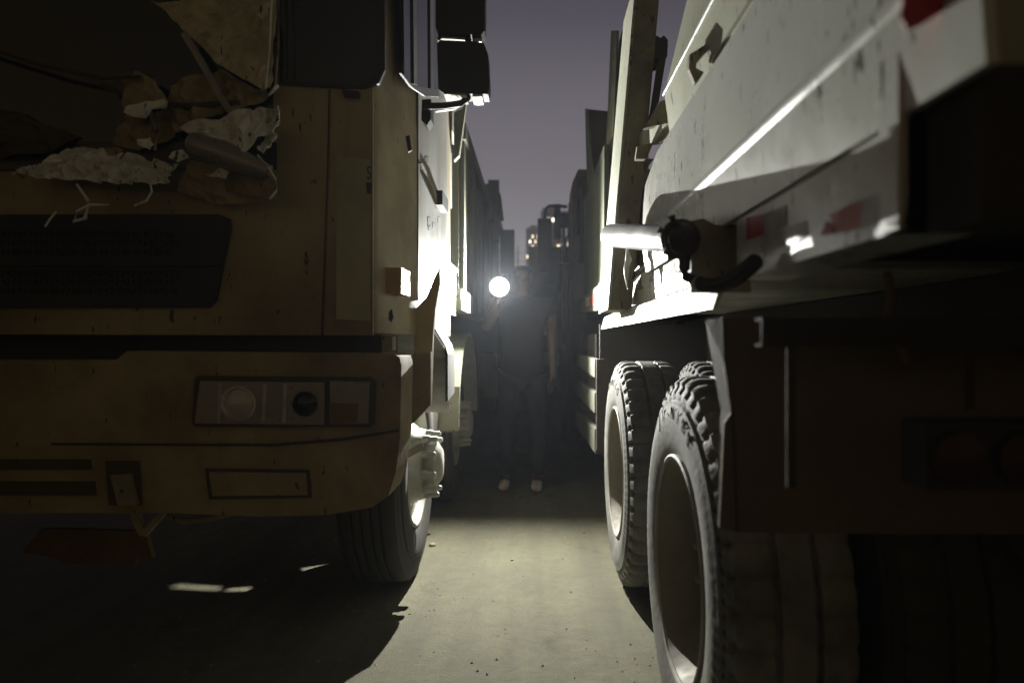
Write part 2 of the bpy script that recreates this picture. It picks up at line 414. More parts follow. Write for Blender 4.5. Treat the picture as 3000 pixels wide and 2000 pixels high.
# rear underrun beam, brackets, tail lamp
bm = bmesh.new(); Yb = .98
x0, x1 = at(2232,0,Yb).x, 2.75; zt, zb = at(0,930,Yb).z, at(0,1015,Yb).z
prism(bm, [(x0,Yb,zt),(x0,Yb,zb),(x0,Yb+.03,zb),(x0,Yb+.03,zb+.004),(x0,Yb+.006,zb+.004),(x0,Yb+.006,zt-.004),(x0,Yb+.03,zt-.004),(x0,Yb+.03,zt)], (x1-x0,0,0))
obj('underrun_beam', bm, 'dark', T)
for u in (2317, 2840):
    p = at(u, 1015, Yb); box_part('bracket', (p.x-.006, p.x+.007, Yb-.002, Yb+.003, at(u, 1428 if u < 2500 else 1200, Yb).z, zb), 'dark', T, .002)
tl = at(2850, 1330, .92)
bm = bmesh.new(); box(bm, tl.x-.075, tl.x+.16, .90, .96, tl.z-.045, tl.z+.045)
tlm = obj('tail_lamp', bm, 'black', T, .008)
for i, dx in enumerate((-.035, .05, .125)):
    bm = bmesh.new(); lathe(bm, (tl.x+dx, .90, tl.z), [(0,.036),(-.012,.034),(-.018,.02),(-.02,.0001)], (0,1,0), 20); obj('lamp_lens', bm, 'darkred', tlm, smooth=True)
tube_part('air_hose', [at(2600,800,.95), at(2610,880,.97), at(2598,930,.99), at(2625,990,1.0), at(2660,1060,1.0)], .006, 'rust', T)

# ---- side of the steel body
XS = .40
# long lower rail
bm = bmesh.new()
prism(bm, [(.402,.735,1.262),(.402,.735,1.378),(.408,.735,1.388),(.50,.735,1.388),(.50,.735,1.262)], (0,.62,0))
obj('side_rail', bm, 'white', T, .004)
# body sheet under the rail (dark inside)
box_part('body_floor', (.47, 2.80, .76, 6.1, 1.33, 1.42), 'dark', T)
box_part('subframe', (1.25, 2.3, 1.0, 6.0, 1.03, 1.32), 'dark', T)
# big rounded side panel: profile swept along the truck, its lower front cut on a slant
def sweep_panel(name, prof, ycut, y0, mat, th=.012):
    """prof: list of (x,z); ycut(z) -> forward end"""
    bm = bmesh.new(); A = []; B = []; n = 14
    rows = []
    for (x, z) in prof:
        y1 = ycut(z)
        rows.append([bm.verts.new((x, y0+(y1-y0)*k/n, z)) for k in range(n+1)])
    for a, b in zip(rows, rows[1:]):
        for k in range(n): bm.faces.new((a[k], a[k+1], b[k+1], b[k]))
    bmesh.ops.recalc_face_normals(bm, faces=bm.faces)
    bmesh.ops.solidify(bm, geom=bm.faces[:], thickness=th)
    return obj(name, bm, mat, T, smooth=True)
cr = 1.505
prof = []
zc = cr
# lower chamfer leans inward, round bend, upper sheet almost upright
for z in [1.385,1.42,1.44]+[1.47+.002*k for k in range(36)]+[1.57,1.60,1.64,1.70,1.757]:
    x = .4005+abs(z-1.505)*(.045 if z > 1.505 else .07)-.0048*math.exp(-((z-1.505)/.0065)**2)
    prof.append((x, z))
def ycut(z):
    pts = [(1.385,2.45),(1.69,2.47),(1.72,2.38),(1.757,2.22)]
    for (a, ya), (b, yb) in zip(pts, pts[1:]):
        if z <= b: return ya+(yb-ya)*(z-a)/(b-a)
    return pts[-1][1]
pp = sweep_panel('side_panel', prof, ycut, .60, 'white')
# recessed dirty sheet below and in front of the big panel
bm = bmesh.new(); prism(bm, [(.455,.76,1.27),(.455,3.3,1.27),(.455,3.3,1.78),(.455,.76,1.78)], (.02,0,0)); obj('inner_panel', bm, 'bodybrown', T)
# rear corner post
bm = bmesh.new(); prism(bm, [(.392,.735,1.262),(.392,.775,1.262),(.392,.775,2.6),(.392,.735,2.6)], (.13,0,0)); obj('corner_post', bm, 'white', T, .008, seg=3)
box_part('tailgate', (.44, 2.78, .665, .725, 1.41, 2.7), 'white2', T, .01)
for z in (1.60, 1.95): 
    bm = bmesh.new(); lathe(bm, (.49,.66,z), [(0,.03),(-.03,.03),(-.034,.02),(-.034,.0001)], (0,1,0), 16); obj('tailgate_hinge', bm, 'grease_and_shade', T, smooth=True)
box_part('tailgate_sill', (.42, 2.8, .64, .73, 1.255, 1.40), 'dark', T, .01)
# upper ribs running along the body
def rib(name, prof, y0, ya, mat, slant=0):
    bm = bmesh.new(); a = [bm.verts.new((x, y0, z)) for x, z in prof]; b = [bm.verts.new((x, ya-slant*(z-prof[0][1]), z)) for x, z in prof]
    n = len(prof); bm.faces.new(a[::-1]); bm.faces.new(b)
    for i in range(n): bm.faces.new((a[i], a[(i+1) % n], b[(i+1) % n], b[i]))
    return obj(name, bm, mat, T, .004)
rib('long_rib', [(.43,1.765),(.405,1.91),(.47,2.20),(.56,2.40),(.70,2.40),(.70,1.765)], .70, 2.15, 'white2', .18)
tube_part('rib_highlight_bead', [(.4045,.70,1.91),(.4045,1.4,1.91),(.4045,2.13,1.91)], .006, 'white', T, 12)  # thin white tube added to draw the highlight line along the rib crease
rib('long_rib', [(.415,1.80),(.405,1.86),(.46,1.90),(.48,1.80)], .70, 1.62, 'white2')
# step pieces where the ribs end (seen stacked in front of the big panel)
side_part('rib_end', [(1885,377),(1951,362),(1915,420),(1867,427),(1872,395)], .42, .05, 'white2', T, .002)
face_part('rib_end', [(1886,376),(1933,298),(2016,270),(1985,322),(1951,362)], 2.35, .03, 'bodybrown', T, .002)
face_part('rib_end', [(1867,428),(1914,418),(1902,448),(1890,466),(1862,466)], 2.44, .03, 'bodybrown', T, .002)
side_part('rib_end', [(1860,466),(1886,465),(1868,492),(1855,512)], .43, .04, 'white2', T, .002)
face_part('front_bracket', [(1856,510),(1886,466),(1900,448),(1900,600),(1893,612),(1960,604),(1980,650),(1845,660),(1848,560)], 2.95, .03, 'bodybrown', T, .002)
face_part('rib_end', [(2020,160),(2100,110),(2178,42),(2170,70),(2140,92),(2070,150),(2040,185),(2040,200),(2062,212),(2050,232),(2036,244),(2018,200)], 1.66, .02, 'bodybrown', T)
face_part('stay', [(1900,360),(1925,190),(1958,130),(1930,300),(1893,372)], 2.62, .01, 'grime', T)
face_part('tarp_motor', [(1910,115),(1925,105),(1935,112),(1945,104),(1957,118),(1955,165),(1930,175),(1905,165)], 2.75, .12, 'grease_and_shade', T, .006)
# main post and second post, both lean outward
def post(name, bot, top, Y, wu, dy, mat, face_mat_parent=None):
    bm = bmesh.new()
    a = at(bot[0], bot[1], Y); b = at(top[0], top[1], Y); wa, wb = wu
    A = [a, a+Vector((wa,0,0)), b+Vector((wb,0,0)), b]
    prism(bm, A, (0,dy,0)); return obj(name, bm, mat, T, .006)
# main post: outer flange (bright) and web (brown)
bm = bmesh.new(); YP = 2.74
pa, pb = at(1790,907,YP), at(1872,-60,YP)
prism(bm, [pa, pa+Vector((.082,0,0)), pb+Vector((.088,0,0)), pb], (0,.30,0)); obj('body_post', bm, 'bodybrown', T, .004)
bm = bmesh.new()
pa2, pb2 = pa+Vector((-.0025,.36,.0)), pb+Vector((-.0025,.36,0))
prism(bm, [pa+Vector((-.0025,-.004,0)), pb+Vector((-.0025,-.004,0)), pb2, pa2], (-.012,0,0)); obj('post_flange', bm, 'flange', T, .002)
bm = bmesh.new()
pa3, pb3 = at(1772,800,4.25), at(1822,92,4.25)
prism(bm, [pa3, pa3+Vector((.10,0,0)), pb3+Vector((.09,0,0)), pb3], (0,.14,0)); obj('body_post', bm, 'bodydark', T, .006)
bm = bmesh.new()
ca = [at(1790,90,4.40), at(1776,420,4.40), at(1766,690,4.40), at(1757,820,4.40), at(1742,862,4.40)]
cb = [at(1808,90,4.24), at(1796,420,4.24), at(1784,690,4.24), at(1774,850,4.24), at(1764,905,4.24)]
for i in range(4): prism(bm, [ca[i], ca[i+1], cb[i+1], cb[i]], (.012,0,0))
obj('post_flange', bm, 'olive', T)
# front rail with tape, front wall and headboard
bm = bmesh.new(); prism(bm, [(.385,3.66,1.315),(.385,5.95,1.385),(.385,5.95,1.50),(.385,3.66,1.47)], (.10,0,0)); obj('side_rail', bm, 'olive', T, .004)
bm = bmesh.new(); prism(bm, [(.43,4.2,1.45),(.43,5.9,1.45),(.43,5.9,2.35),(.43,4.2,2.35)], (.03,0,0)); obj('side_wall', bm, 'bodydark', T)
face_part('headboard', [(1722,320),(1780,326),(1782,500),(1752,560),(1742,540)], 5.15, .06, 'dark', T, .004)
bm = bmesh.new()
hc = [(1714,318),(1716,420),(1720,540),(1728,610),(1728,860)]; hd = [(1722,322),(1727,420),(1741,545),(1735,610),(1748,860)]
for i in range(4): prism(bm, [at(*hc[i],5.30), at(*hc[i+1],5.30), at(*hd[i+1],5.12), at(*hd[i],5.12)], (.012,0,0))
obj('headboard_edge', bm, 'bodydark', T)
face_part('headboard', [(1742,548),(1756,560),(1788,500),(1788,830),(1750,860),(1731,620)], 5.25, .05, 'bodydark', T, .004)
# lit lower sheet behind the tube, with a folded upper rim
side_part('lower_sheet', [(1848,893),(1862,835),(1880,802),(1935,748),(2000,730),(2110,700),(2110,850),(1975,872)], .415, .012, 'white', T, .002)
side_part('sheet_rim', [(1851,800),(1932,742),(1953,735),(1880,790),(1852,826)], .408, .012, 'white2', T, .001)
face_part('gusset', [(1822,905),(1835,850),(1852,800),(1900,748),(1870,720),(1838,740),(1832,820)], 2.95, .02, 'bodybrown', T)
for i,(u, v, w_, h_) in enumerate([(1875,845,10,30),(1912,820,12,34),(1928,845,6,10),(1972,800,22,36),(1906,770,10,50)]):
    side_part('flaked_patch', [(u-w_*.2,v-h_),(u+w_*.2,v-h_),(u+w_*.25,v-h_*.4),(u+w_,v),(u-w_*.2,v+4),(u-w_,v+3),(u-w_*.2,v-h_*.4)], .4135, .0015, 'bodybrown', T)
# ---- transverse cylinder with flange, elbow, hose
Yc = 1.42
ca_, cb_ = at(1792,690,2.60), at(1992,700,Yc)
ra, rb_ = .043, 44/F*Yc
d_ = (cb_-ca_); fl = cb_
cyl = tube_part('cylinder', [ca_-d_*.02, ca_, cb_], [ra*.8, ra, rb_], 'steel', T, 48)
bm = bmesh.new(); ax_ = d_.normalized()
lathe(bm, fl, [(-.050,rb_*1.06),(-.046,rb_*1.16),(-.012,rb_*1.16),(-.009,rb_*1.34),(.004,rb_*1.34),(.006,rb_*1.16),(.020,rb_*1.16),(.022,rb_*1.02),(.035,rb_*.98),(.040,rb_*.7),(.040,.001)], ax_, 40)
flg = obj('flange', bm, 'grease_and_shade', T, smooth=True)
bm = bmesh.new()
for k in range(12):
    a = 2*PI*k/12
    u_ = ax_.cross(Vector((0,0,1))).normalized(); w_ = ax_.cross(u_)
    p = fl+(u_*math.cos(a)+w_*math.sin(a))*rb_*1.2
    lathe(bm, p, [(-.018,.0001),(-.018,.0036),(.012,.0036),(.013,.0001)], ax_, 6)
obj('bolt_ring', bm, 'grease_and_shade', flg)
def cbolt(u, v, u2, v2, r=.006):
    tube_part('bolt', [at(u,v,Yc-.03), at((u+u2)/2,(v+v2)/2,Yc-.03), at(u2,v2,Yc-.03)], [r, r, r*1.5], 'grease_and_shade', cyl, 8)
cbolt(1975,655,1968,632); cbolt(1945,678,1928,671); cbolt(1960,740,1968,762,.007); cbolt(1958,742,1945,735)
tube_part('elbow', [at(2006,735,Yc-.0), at(2004,790,Yc-.0), at(2008,808,Yc-.0), at(2025,818,Yc-.01), at(2052,826,Yc-.02)], [.014,.013,.012,.011,.012], 'grease_and_shade', T)
bm = bmesh.new(); p0, p1 = at(2050,832,1.40), at(2215,764,1.15)
n_ = 70
tube(bm, [p0+(p1-p0)*(i/n_)+Vector((0,0,.018*math.sin(PI*i/n_)*-1)) for i in range(n_+1)], [.0135+(.0018 if i % 2 else -.001) for i in range(n_+1)], 14)
obj('corrugated_hose', bm, 'grease_and_shade', T, smooth=True)
bm = bmesh.new(); lathe(bm, p0, [(-.006,.010),(-.006,.018),(.006,.018),(.010,.015)], (p1-p0).normalized(), 20); obj('hose_clamp', bm, 'chrome', T, smooth=True)
face_part('flange_bracket', [(2010,650),(2060,640),(2100,660),(2110,735),(2070,752),(2015,748)], 1.455, .012, 'bodybrown', T, .002)
box_part('flange_bracket', (.333, .46, 1.45, 1.474, 1.245, at(0,660,1.455).z), 'bodybrown', T, .002)
# clods / torn rag hanging below the cylinder
crumple('mud_clod', [at(1834,725,2.5), at(1842,730,2.5), at(1850,762,2.5), at(1842,800,2.5), at(1838,850,2.5), at(1828,800,2.5)], .012, 'foam', T, .004, 3, 20, 3)
# slatted side guard
Xg = .355
sg = []
for (v0a, v1a, v0b, v1b) in ((1052,1106,1031,1066),(1150,1210,1110,1150),(1256,1325,1195,1245)):
    side_part('guard_slat', [(1742,v0a),(1742,v1a),(1686,v1b),(1686,v0b)], Xg, .03, 'bodydark', T, .003)
bm = bmesh.new(); prism(bm, [onx(1755,1052,Xg)+Vector((0,-.04,0)), onx(1740,1052,Xg)+Vector((0,-.04,0))+Vector((0,0,0)), onx(1740,1052,Xg)+Vector((0,-.04,-.57))], (.05,0,0)); bm.free()
pz = onx(1750,1052,Xg); box_part('guard_post', (Xg-.004, Xg+.04, 3.84, 3.87, H-.102-.51, H-.10), 'dark', T, .003)
box_part('guard_post', (Xg+.032, Xg+.07, 5.6, 5.68, .5, 1.2), 'dark', T, .003)
box_part('air_tank_box', (.40, .8, 4.4, 5.1, .55, 1.19), 'dark', T, .02)
# fuel tank (dark) beyond
box_part('fuel_tank', (.44, .95, 5.2, 6.3, .5, 1.05), 'dark', T, .04)
# reflective tape on the rails
def tape(uvs, X, mat, amp=0):
    return side_part('reflective_tape', uvs, X-.0022, .0016, mat, T)
tape([(2186,637),(2240,628),(2240,685),(2186,703)], .402, 'red')
tape([(2240,626),(2302,600),(2302,660),(2262,686),(2240,686)], .402, 'silver')
tape([(2230,688),(2290,676),(2290,722),(2228,742)], .402, 'silver')
tape([(2290,672),(2362,646),(2362,690),(2330,712),(2290,722)], .402, 'silver')
tape([(2428,628),(2450,618),(2520,586),(2520,668),(2468,680),(2440,662)], .402, 'redfade')
tape([(2402,690),(2421,646),(2440,662),(2447,684)], .400, 'red')
tape([(2522,585),(2575,566),(2610,560),(2645,546),(2652,600),(2600,640),(2522,666)], .402, 'silver')
for (a, b, m_) in ((1737,1743,'red'),(1727,1733,'red'),(1720,1724,'silver'),(1744,1747,'silver'),(1715,1718,'silver')):
    tape([(a,862+ (1745-a)*.35),(b,862+(1745-b)*.35),(b,890+(1745-b)*.25),(a,890+(1745-a)*.25)], .385, m_)
# red strip on rear corner post
bm = bmesh.new(); prism(bm, [at(2640,50,.652), at(2660,-60,.652), at(2860,-60,.652), at(2780,22,.652), at(2700,72,.652), at(2660,88,.652)], (0,.004,0)); obj('reflective_tape', bm, 'red', T)

# ---- cab of the right truck far ahead
XC = .375
bm = bmesh.new()
prism(bm, [(XC,6.7,1.0),(XC,6.7,2.70),(XC+.06,6.75,2.84),(XC+.06,8.35,2.92),(XC+.02,8.6,2.3),(XC,8.66,1.9),(XC,8.66,1.0)], (2.3,0,0)); 
cab = obj('cab', bm, 'truckdark', T, .05, smooth=True, seg=4)
bm = bmesh.new(); prism(bm, [(XC-.002,7.3,1.95),(XC-.002,7.3,2.55),(XC-.002,8.2,2.6),(XC-.002,8.45,1.95)], (-.006,0,0)); obj('side_window', bm, 'sideglass', cab)
bm = bmesh.new(); prism(bm, [(XC-.012,7.2,1.2),(XC-.012,7.24,1.2),(XC-.012,7.24,2.6),(XC-.012,7.2,2.6)], (.03,0,0)); box(bm, XC-.02,XC+.01,8.35,8.45,1.1,2.55); obj('door_seal', bm, 'black', cab)
tube_part('grab_handle', [(XC+.01,7.1,1.5),(XC-.05,7.1,1.55),(XC-.05,7.1,2.2),(XC+.01,7.1,2.25)], .014, 'black', cab)
tube_part('grab_handle', [(XC+.01,8.5,1.3),(XC-.05,8.5,1.35),(XC-.05,8.5,2.3),(XC+.01,8.5,2.35)], .014, 'black', cab)
face_part('rear_window', [(1690,520),(1760,516),(1760,680),(1688,690)], 6.69, .02, 'glass', cab)
box_part('air_intake', (.44, .62, 6.3, 6.62, 1.9, 2.6), 'black', cab, .02)
box_part('deflector', (XC-.10, XC+.03, 8.42, 8.5, 2.55, 2.72), 'black', cab, .02)
for (v1, v2) in ((520,575),(560,600)): pass
box_part('wide_angle_mirror', (XC-.13, XC-.05, 8.35, 8.43, 2.40, 2.82), 'black', cab, .02)
mp_ = at(1595, 700, 8.3)
mir = box_part('mirror', (at(1575,0,8.3).x, at(1616,0,8.3).x, 8.3, 8.36, at(0,765,8.3).z, at(0,640,8.3).z), 'black', cab, .03, seg=3)
tube_part('mirror_arm', [at(1662,606,8.33), at(1630,603,8.33), at(1608,604,8.33), at(1600,612,8.33), at(1597,630,8.33), at(1596,650,8.33)], .02, 'black', cab, 10)
tube_part('mirror_arm', [at(1662,772,8.33), at(1620,768,8.33), at(1600,764,8.33), at(1596,756,8.33)], .016, 'black', cab, 10)
rc = steer_wheel(T, 7.9, .58, mat='rubber2'); rc.name = 'wheel'

# ================================================================== NEAR LEFT TRUCK (front of a cab)
T = thing('tipper_truck', 'cream tipper truck facing the camera on the left, front panel torn open above its grille', 'truck', (-1.62, 4.8, 0), 'tipper trucks parked in two rows')
L1 = T
YF = 2.0; XL = -.42
# cab shell : plan outline extruded, in three bands so that windows can be set in
def plan_shell(name, z0, z1, lean, mat, x0=-2.75, y1=3.42):
    bm = bmesh.new(); out = []
    pts = [(x0, YF), (-.505, YF), (-.485, YF+.004), (-.470, YF+.016), (-.463, YF+.04), (XL, YF+.48), (XL, y1), (x0, y1)]
    a = [bm.verts.new((x, y, z0)) for x, y in pts]; b = [bm.verts.new((x-(.03*lean if x > -1 else 0), y+(lean*.10 if y < 2.5 else 0), z1)) for x, y in pts]
    n = len(pts); bm.faces.new(a[::-1]); bm.faces.new(b)
    for i in range(n): bm.faces.new((a[i], a[(i+1) % n], b[(i+1) % n], b[i]))
    return bm
# lower cab: front skin behind panels
bm = plan_shell('x', 1.165, 1.86, 0, 'cream')
# cut the wheel-arch corner from the lower rear of the side
cab = obj('cab', bm, 'cream', T, .006, smooth=True)
side_part('door_panel', [(1226,-900),(1226,880),(1252,872),(1278,810),(1284,785),(1309,700),(1309,-900)], XL+.003, -.0028, 'creamside', cab)
bmu = plan_shell('x', 1.86, 3.2, 1.0, 'creamside'); obj('upper_cab', bmu, 'cream', cab, .006, smooth=True)
# front corner panel and front skin (dusty)
face_part('corner_panel', [(969,262),(1092,262),(1092,500),(1092,982),(948,982),(966,480)], YF-.014, .013, 'cream', cab, .006, seg=3)
face_part('front_skin', [(-1500,470),(-200,560),(40,520),(300,500),(450,560),(660,560),(800,430),(760,330),(815,250),(1092,256),(1092,264),(962,264),(958,480),(940,982),(-1500,975)], YF-.010, .009, 'cream', cab, .002)
# make the front band of the cab dusty: sticker, scrape marks
face_part('sticker', [(985,455),(1084,468),(1084,940),(985,935)], YF-.0155, .0012, 'paper', cab)
bm = bmesh.new()
letter_mesh(bm, 'S', .055, lambda co: at(1081,525,YF-.018)+Vector((co.x*.6, -co.z*.2, co.y)), .002)
prism(bm, [at(1072,535,YF-.019), at(1090,535,YF-.019), at(1086,568,YF-.019), at(1075,566,YF-.019)], (0,.003,0))
obj('marking', bm, 'black', cab)
for uv in ([(1140,912),(1148,905),(1152,930),(1145,945),(1138,935)], [(1188,400),(1200,396),(1206,440),(1196,446)]):
    face_part('hole_cover', uv, YF-.02, .006, 'black', cab)
# windscreen
face_part('windscreen', [(820,-700),(1085,-700),(1110,195),(1102,232),(1060,250),(820,236)], YF-.012, .014, 'glass', cab, .003)
face_part('windscreen_seal', [(1100,-700),(1122,-700),(1128,205),(1110,245),(1060,262),(820,248),(820,236),(1060,250),(1094,228),(1104,195)], YF-.018, .012, 'black', cab, .002)
face_part('wiper', [(1000,262),(1052,268),(1050,282),(1005,280)], YF-.035, .02, 'black', cab, .003)
bm = bmesh.new(); prism(bm, [(-2.7,YF-.013,1.72),(-.76,YF-.013,1.72),(-.76,YF-.013,3.1),(-2.7,YF-.013,3.1)], (0,.012,0)); obj('windscreen', bm, 'glass', cab)
# side window, door gap, handle
side_part('side_window', [(1172,-900),(1185,235),(1212,252),(1258,262),(1286,262),(1286,-900)], XL+.004, -.01, 'sideglass', cab)
side_part('window_seal', [(1203,-900),(1213,245),(1222,250),(1213,-900)], XL+.010, -.008, 'black', cab)
side_part('window_seal', [(1255,-900),(1262,262),(1272,262),(1266,-900)], XL+.010, -.008, 'black', cab)
side_part('window_seal', [(1176,215),(1206,255),(1245,282),(1288,285),(1288,264),(1212,252),(1185,225)], XL+.009, -.008, 'black', cab)
side_part('door_seal', [(1233,480),(1238,478),(1275,555),(1285,585),(1302,598),(1298,606),(1280,596),(1270,560)], XL+.012, -.016, 'bodybrown', cab)
bm = bmesh.new()
box(bm, XL-.002, XL+.035, onx(1272,0,XL).y, onx(1290,0,XL).y, onx(1280,590,XL).z-.03, onx(1280,590,XL).z+.03); obj('door_handle', bm, 'black', cab, .008)
# door marking (weathered, unreadable)
bm = bmesh.new()
for (u,v,w,h) in ((1256,650,4,14),(1258,668,5,8),(1270,660,4,8),(1286,645,4,10),(1249,470,5,10),(1280,605,5,8)):
    prism(bm, [onx(u-w,v-h,XL+.003), onx(u+w,v-h,XL+.003), onx(u+w*.6,v+h,XL+.003), onx(u-w*.7,v+h*.8,XL+.003)], (.001,0,0))
obj('door_marking', bm, 'black', cab)
# indicator on the corner
bm = bmesh.new(); box(bm, XL-.05, XL+.012, 2.10, 2.24, at(0,855,2.05).z, at(0,778,2.05).z); obj('indicator_lamp', bm, 'amber', cab, .01)
# fender corner below the side, facing camera
face_part('wheel_arch', [(1212,985),(1222,900),(1250,870),(1272,815),(1288,785),(1290,830),(1276,900),(1268,985),(1262,1190),(1215,1190)], 2.45, .03, 'cream', T, .004)
face_part('wheel_arch', [(1175,1042),(1262,1030),(1262,1185),(1210,1240),(1178,1250)], 2.30, .03, 'cream', T, .006)
bm = bmesh.new()
A = [(1268,960,2.48),(1300,1010,2.7),(1312,1040,3.0),(1318,1200,3.3)]
for i in range(3):
    p, q = at(*A[i]), at(*A[i+1]); prism(bm, [p, q, q+Vector((-.25,0,0)), p+Vector((-.25,0,0))], (0,0,-.012))
obj('wheel_arch', bm, 'hubwhite', T)
# gap and step between cab and bumper
box_part('bumper_backing', (-2.7, -.46, 2.06, 2.3, .70, 1.16), 'dark', T, .01)
face_part('hinge_block', [(1118,985),(1150,985),(1150,1026),(1118,1026)], 2.0, .05, 'cream', T, .004)
# bumper : rounded lower right corner, upper left recess
YB = 1.93
bp = [(-1500,1055),(340,1055),(372,1028),(1150,1036),(1170,1045)]
bp += [(1176,1070),(1172,1280),(1160,1380),(1138,1452),(1090,1485),(960,1508),(760,1512),(500,1502),(-1500,1500)]
bm = bmesh.new(); prism(bm, [at(u, v, YB) for u, v in bp], (0, .18, 0))
bump = obj('bumper', bm, 'dust', T, .014, smooth=True, seg=4)
face_part('bumper_crease', [(150,1297),(800,1300),(1000,1283),(1168,1258),(1168,1264),(1000,1291),(800,1307),(150,1303)], YB-.004, .006, 'mark', bump)
# headlamp
hl = [(578,1100),(1085,1105),(1100,1118),(1096,1240),(1085,1250),(572,1250),(562,1238),(570,1110)]
face_part('headlamp_surround', hl, YB-.010, .02, 'surround', bump, .004)
hd_ = face_part('headlight', [(586,1116),(950,1120),(950,1244),(570,1240)], YB-.014, .02, 'reflector', bump, .003)
face_part('indicator_lens', [(966,1116),(1082,1118),(1078,1240),(966,1242)], YB-.016, .02, 'reflector', bump, .004)
face_part('indicator_lens', [(968,1180),(1050,1182),(1046,1238),(968,1240)], YB-.019, .006, 'amberdim', bump, .003)
for (u, rr, m_) in ((895,36,'glass'),(700,52,'chrome')):
    bm = bmesh.new(); c = at(u,1182,YB-.014); r = rr/F*YB
    lathe(bm, c, [(0,r),(-.008,r),(-.010,r*.9),(.0,r*.8),(-.006,r*.4),(-.008,.0001)], (0,1,0), 32); obj('projector', bm, m_, hd_, smooth=True)
for u in (640, 770, 830): face_part('reflector_rib', [(u,1124),(u+10,1124),(u+6,1238),(u-4,1238)], YB-.018, .008, 'silver', hd_, .001)
# fog lamp / plate
face_part('fog_surround', [(600,1372),(905,1376),(912,1458),(612,1462)], YB-.006, .012, 'surround', bump, .004)
face_part('fog_lamp', [(612,1382),(896,1385),(900,1450),(622,1452)], YB-.010, .012, 'dust', bump, .003)
# lower left details: air slots and tow hook bracket
for (a, b, c, d) in ((-900,1345,262,1375),(-900,1410,275,1450)): face_part('air_slot', [(a,b),(c,b),(c+4,d),(a,d)], YB-.006, .012, 'surround', bump, .003)
face_part('tow_slot', [(308,1350),(408,1350),(415,1480),(318,1480)], YB-.006, .012, 'surround', bump, .003)
face_part('tow_bracket', [(322,1392),(378,1388),(400,1480),(345,1482)], YB-.02, .02, 'bodybrown', bump, .004)
bm = bmesh.new(); prism(bm, [at(376,1500,1.98), at(398,1500,1.98), at(420,1548,1.98), at(470,1500,1.98), at(482,1504,1.98), at(424,1572,1.98), at(405,1566,1.98)], (0,.02,0)); obj('step_bracket', bm, 'bodybrown', T, .003)
tube_part('air_pipe', [at(480,1508,2.05), at(540,1528,2.05), at(600,1522,2.05), at(690,1500,2.05)], .008, 'bodybrown', T)
# grille
gv = [(-1500,628),(640,628),(672,640),(676,665),(632,880),(612,900),(-1500,905)]
gr = face_part('grille', gv, YF-.022, .02, 'black', cab, .006)
bm = bmesh.new()
for rowi, v in enumerate((686, 712, 738, 800, 826, 852)):
    for k in range(34):
        u = -560+k*32+(16 if rowi % 2 else 0)
        if u > 610-(rowi*4): continue
        lathe(bm, at(u, v, YF-.0225), [(0,.0105),(-.004,.0105),(-.004,.0075),(.004,.007)], (0,1,0), 10)
obj('grille_mesh', bm, 'mark', gr)
face_part('grille_bar', [(-1500,752),(650,752),(646,778),(-1500,778)], YF-.03, .012, 'black', gr, .003)
# flat dark sheet coloured as the shade inside the torn front, then its contents
box_part('torn_opening_shade', (-2.6, at(815,0,YF).x, YF-.012, YF-.004, at(0,500,YF).z, 1.72), 'grease_and_shade', cab, 0)
crumple('bent_flap', [at(500,250,1.975), at(650,205,1.97), at(790,280,1.96), at(700,325,1.955), at(600,345,1.95), at(520,390,1.95), at(400,440,1.955), at(330,425,1.96), at(380,340,1.97), at(470,330,1.97)], .03, 'dust', cab, .005, 7, 9, 21)
crumple('bent_flap', [at(-300,300,1.975), at(60,330,1.97), at(230,400,1.97), at(120,455,1.96), at(-300,470,1.97)], .03, 'grime', cab, .005, 6, 9, 22)
crumple('bent_flap', [at(560,470,1.93), at(700,500,1.91), at(770,590,1.93), at(640,600,1.95), at(520,560,1.95)], .015, 'cream', cab, .005, 6, 9, 23)
for k_, pth in enumerate(([(395,235),(430,300),(460,380),(455,440)], [(300,250),(420,300),(560,310),(700,300)], [(540,100),(600,200),(650,290),(690,350)], [(-100,120),(120,190),(300,230),(410,225)], [(640,380),(700,400),(745,395),(790,345)])):
    tube_part('bent_bar', [at(u_, v_, 1.955-.01*k_) for u_, v_ in pth], .006+.002*(k_ % 3), 'grime' if k_ % 2 else 'reflector', cab, 8)
for k_ in range(9):
    a0, u_, v_ = random.random()*6, 60+k_*85+random.random()*40, 470-k_*14+random.random()*60
    crumple('paint_shard', [at(u_+math.cos(a0+j*1.26)*(14+22*random.random()), v_+math.sin(a0+j*1.26)*(8+14*random.random()), 1.885) for j in range(5)], .012, 'foam' if k_ % 3 else 'cream', cab, .003, 2, 30, 30+k_)
crumple('torn_sheet', [at(430,-10,1.985), at(812,-10,1.975), at(790,255,1.93), at(772,265,1.93), at(640,190,1.95), at(545,95,1.96)], .02, 'film', cab, .004, 9, 14, 1)
tube_part('sheet_frame', [at(797,-60,1.93), at(790,150,1.92), at(778,262,1.915)], .003, 'foam', cab, 8)
tube_part('sheet_frame', [at(818,-60,1.93), at(815,150,1.92), at(806,262,1.915)], .003, 'cream', cab, 8)
tube_part('broken_clip', [at(812,252,1.89), at(804,262,1.88), at(788,280,1.88)], [.006,.005,.003], 'foam', cab, 8)
low = ragged((20,515),(240,425),7,7,1)+ragged((240,425),(400,455),5,4,2)+ragged((400,455),(540,492),5,5,3)+ragged((540,492),(470,535),4,4,4)+ragged((470,535),(250,530),6,5,5)+ragged((250,530),(20,515),6,6,6)
crumple('torn_shelf', [at(u, v, 1.90+.05*(v < 480)) for u, v in low], .030, 'foam', cab, .005, 7, 16, 5)
crumple('bent_shard', [at(360,330,1.9), at(375,305,1.9), at(480,290,1.89), at(492,300,1.88), at(482,312,1.89), at(440,320,1.88), at(425,345,1.87), at(385,340,1.88)], .008, 'foam', cab, .005, 3, 20, 6)
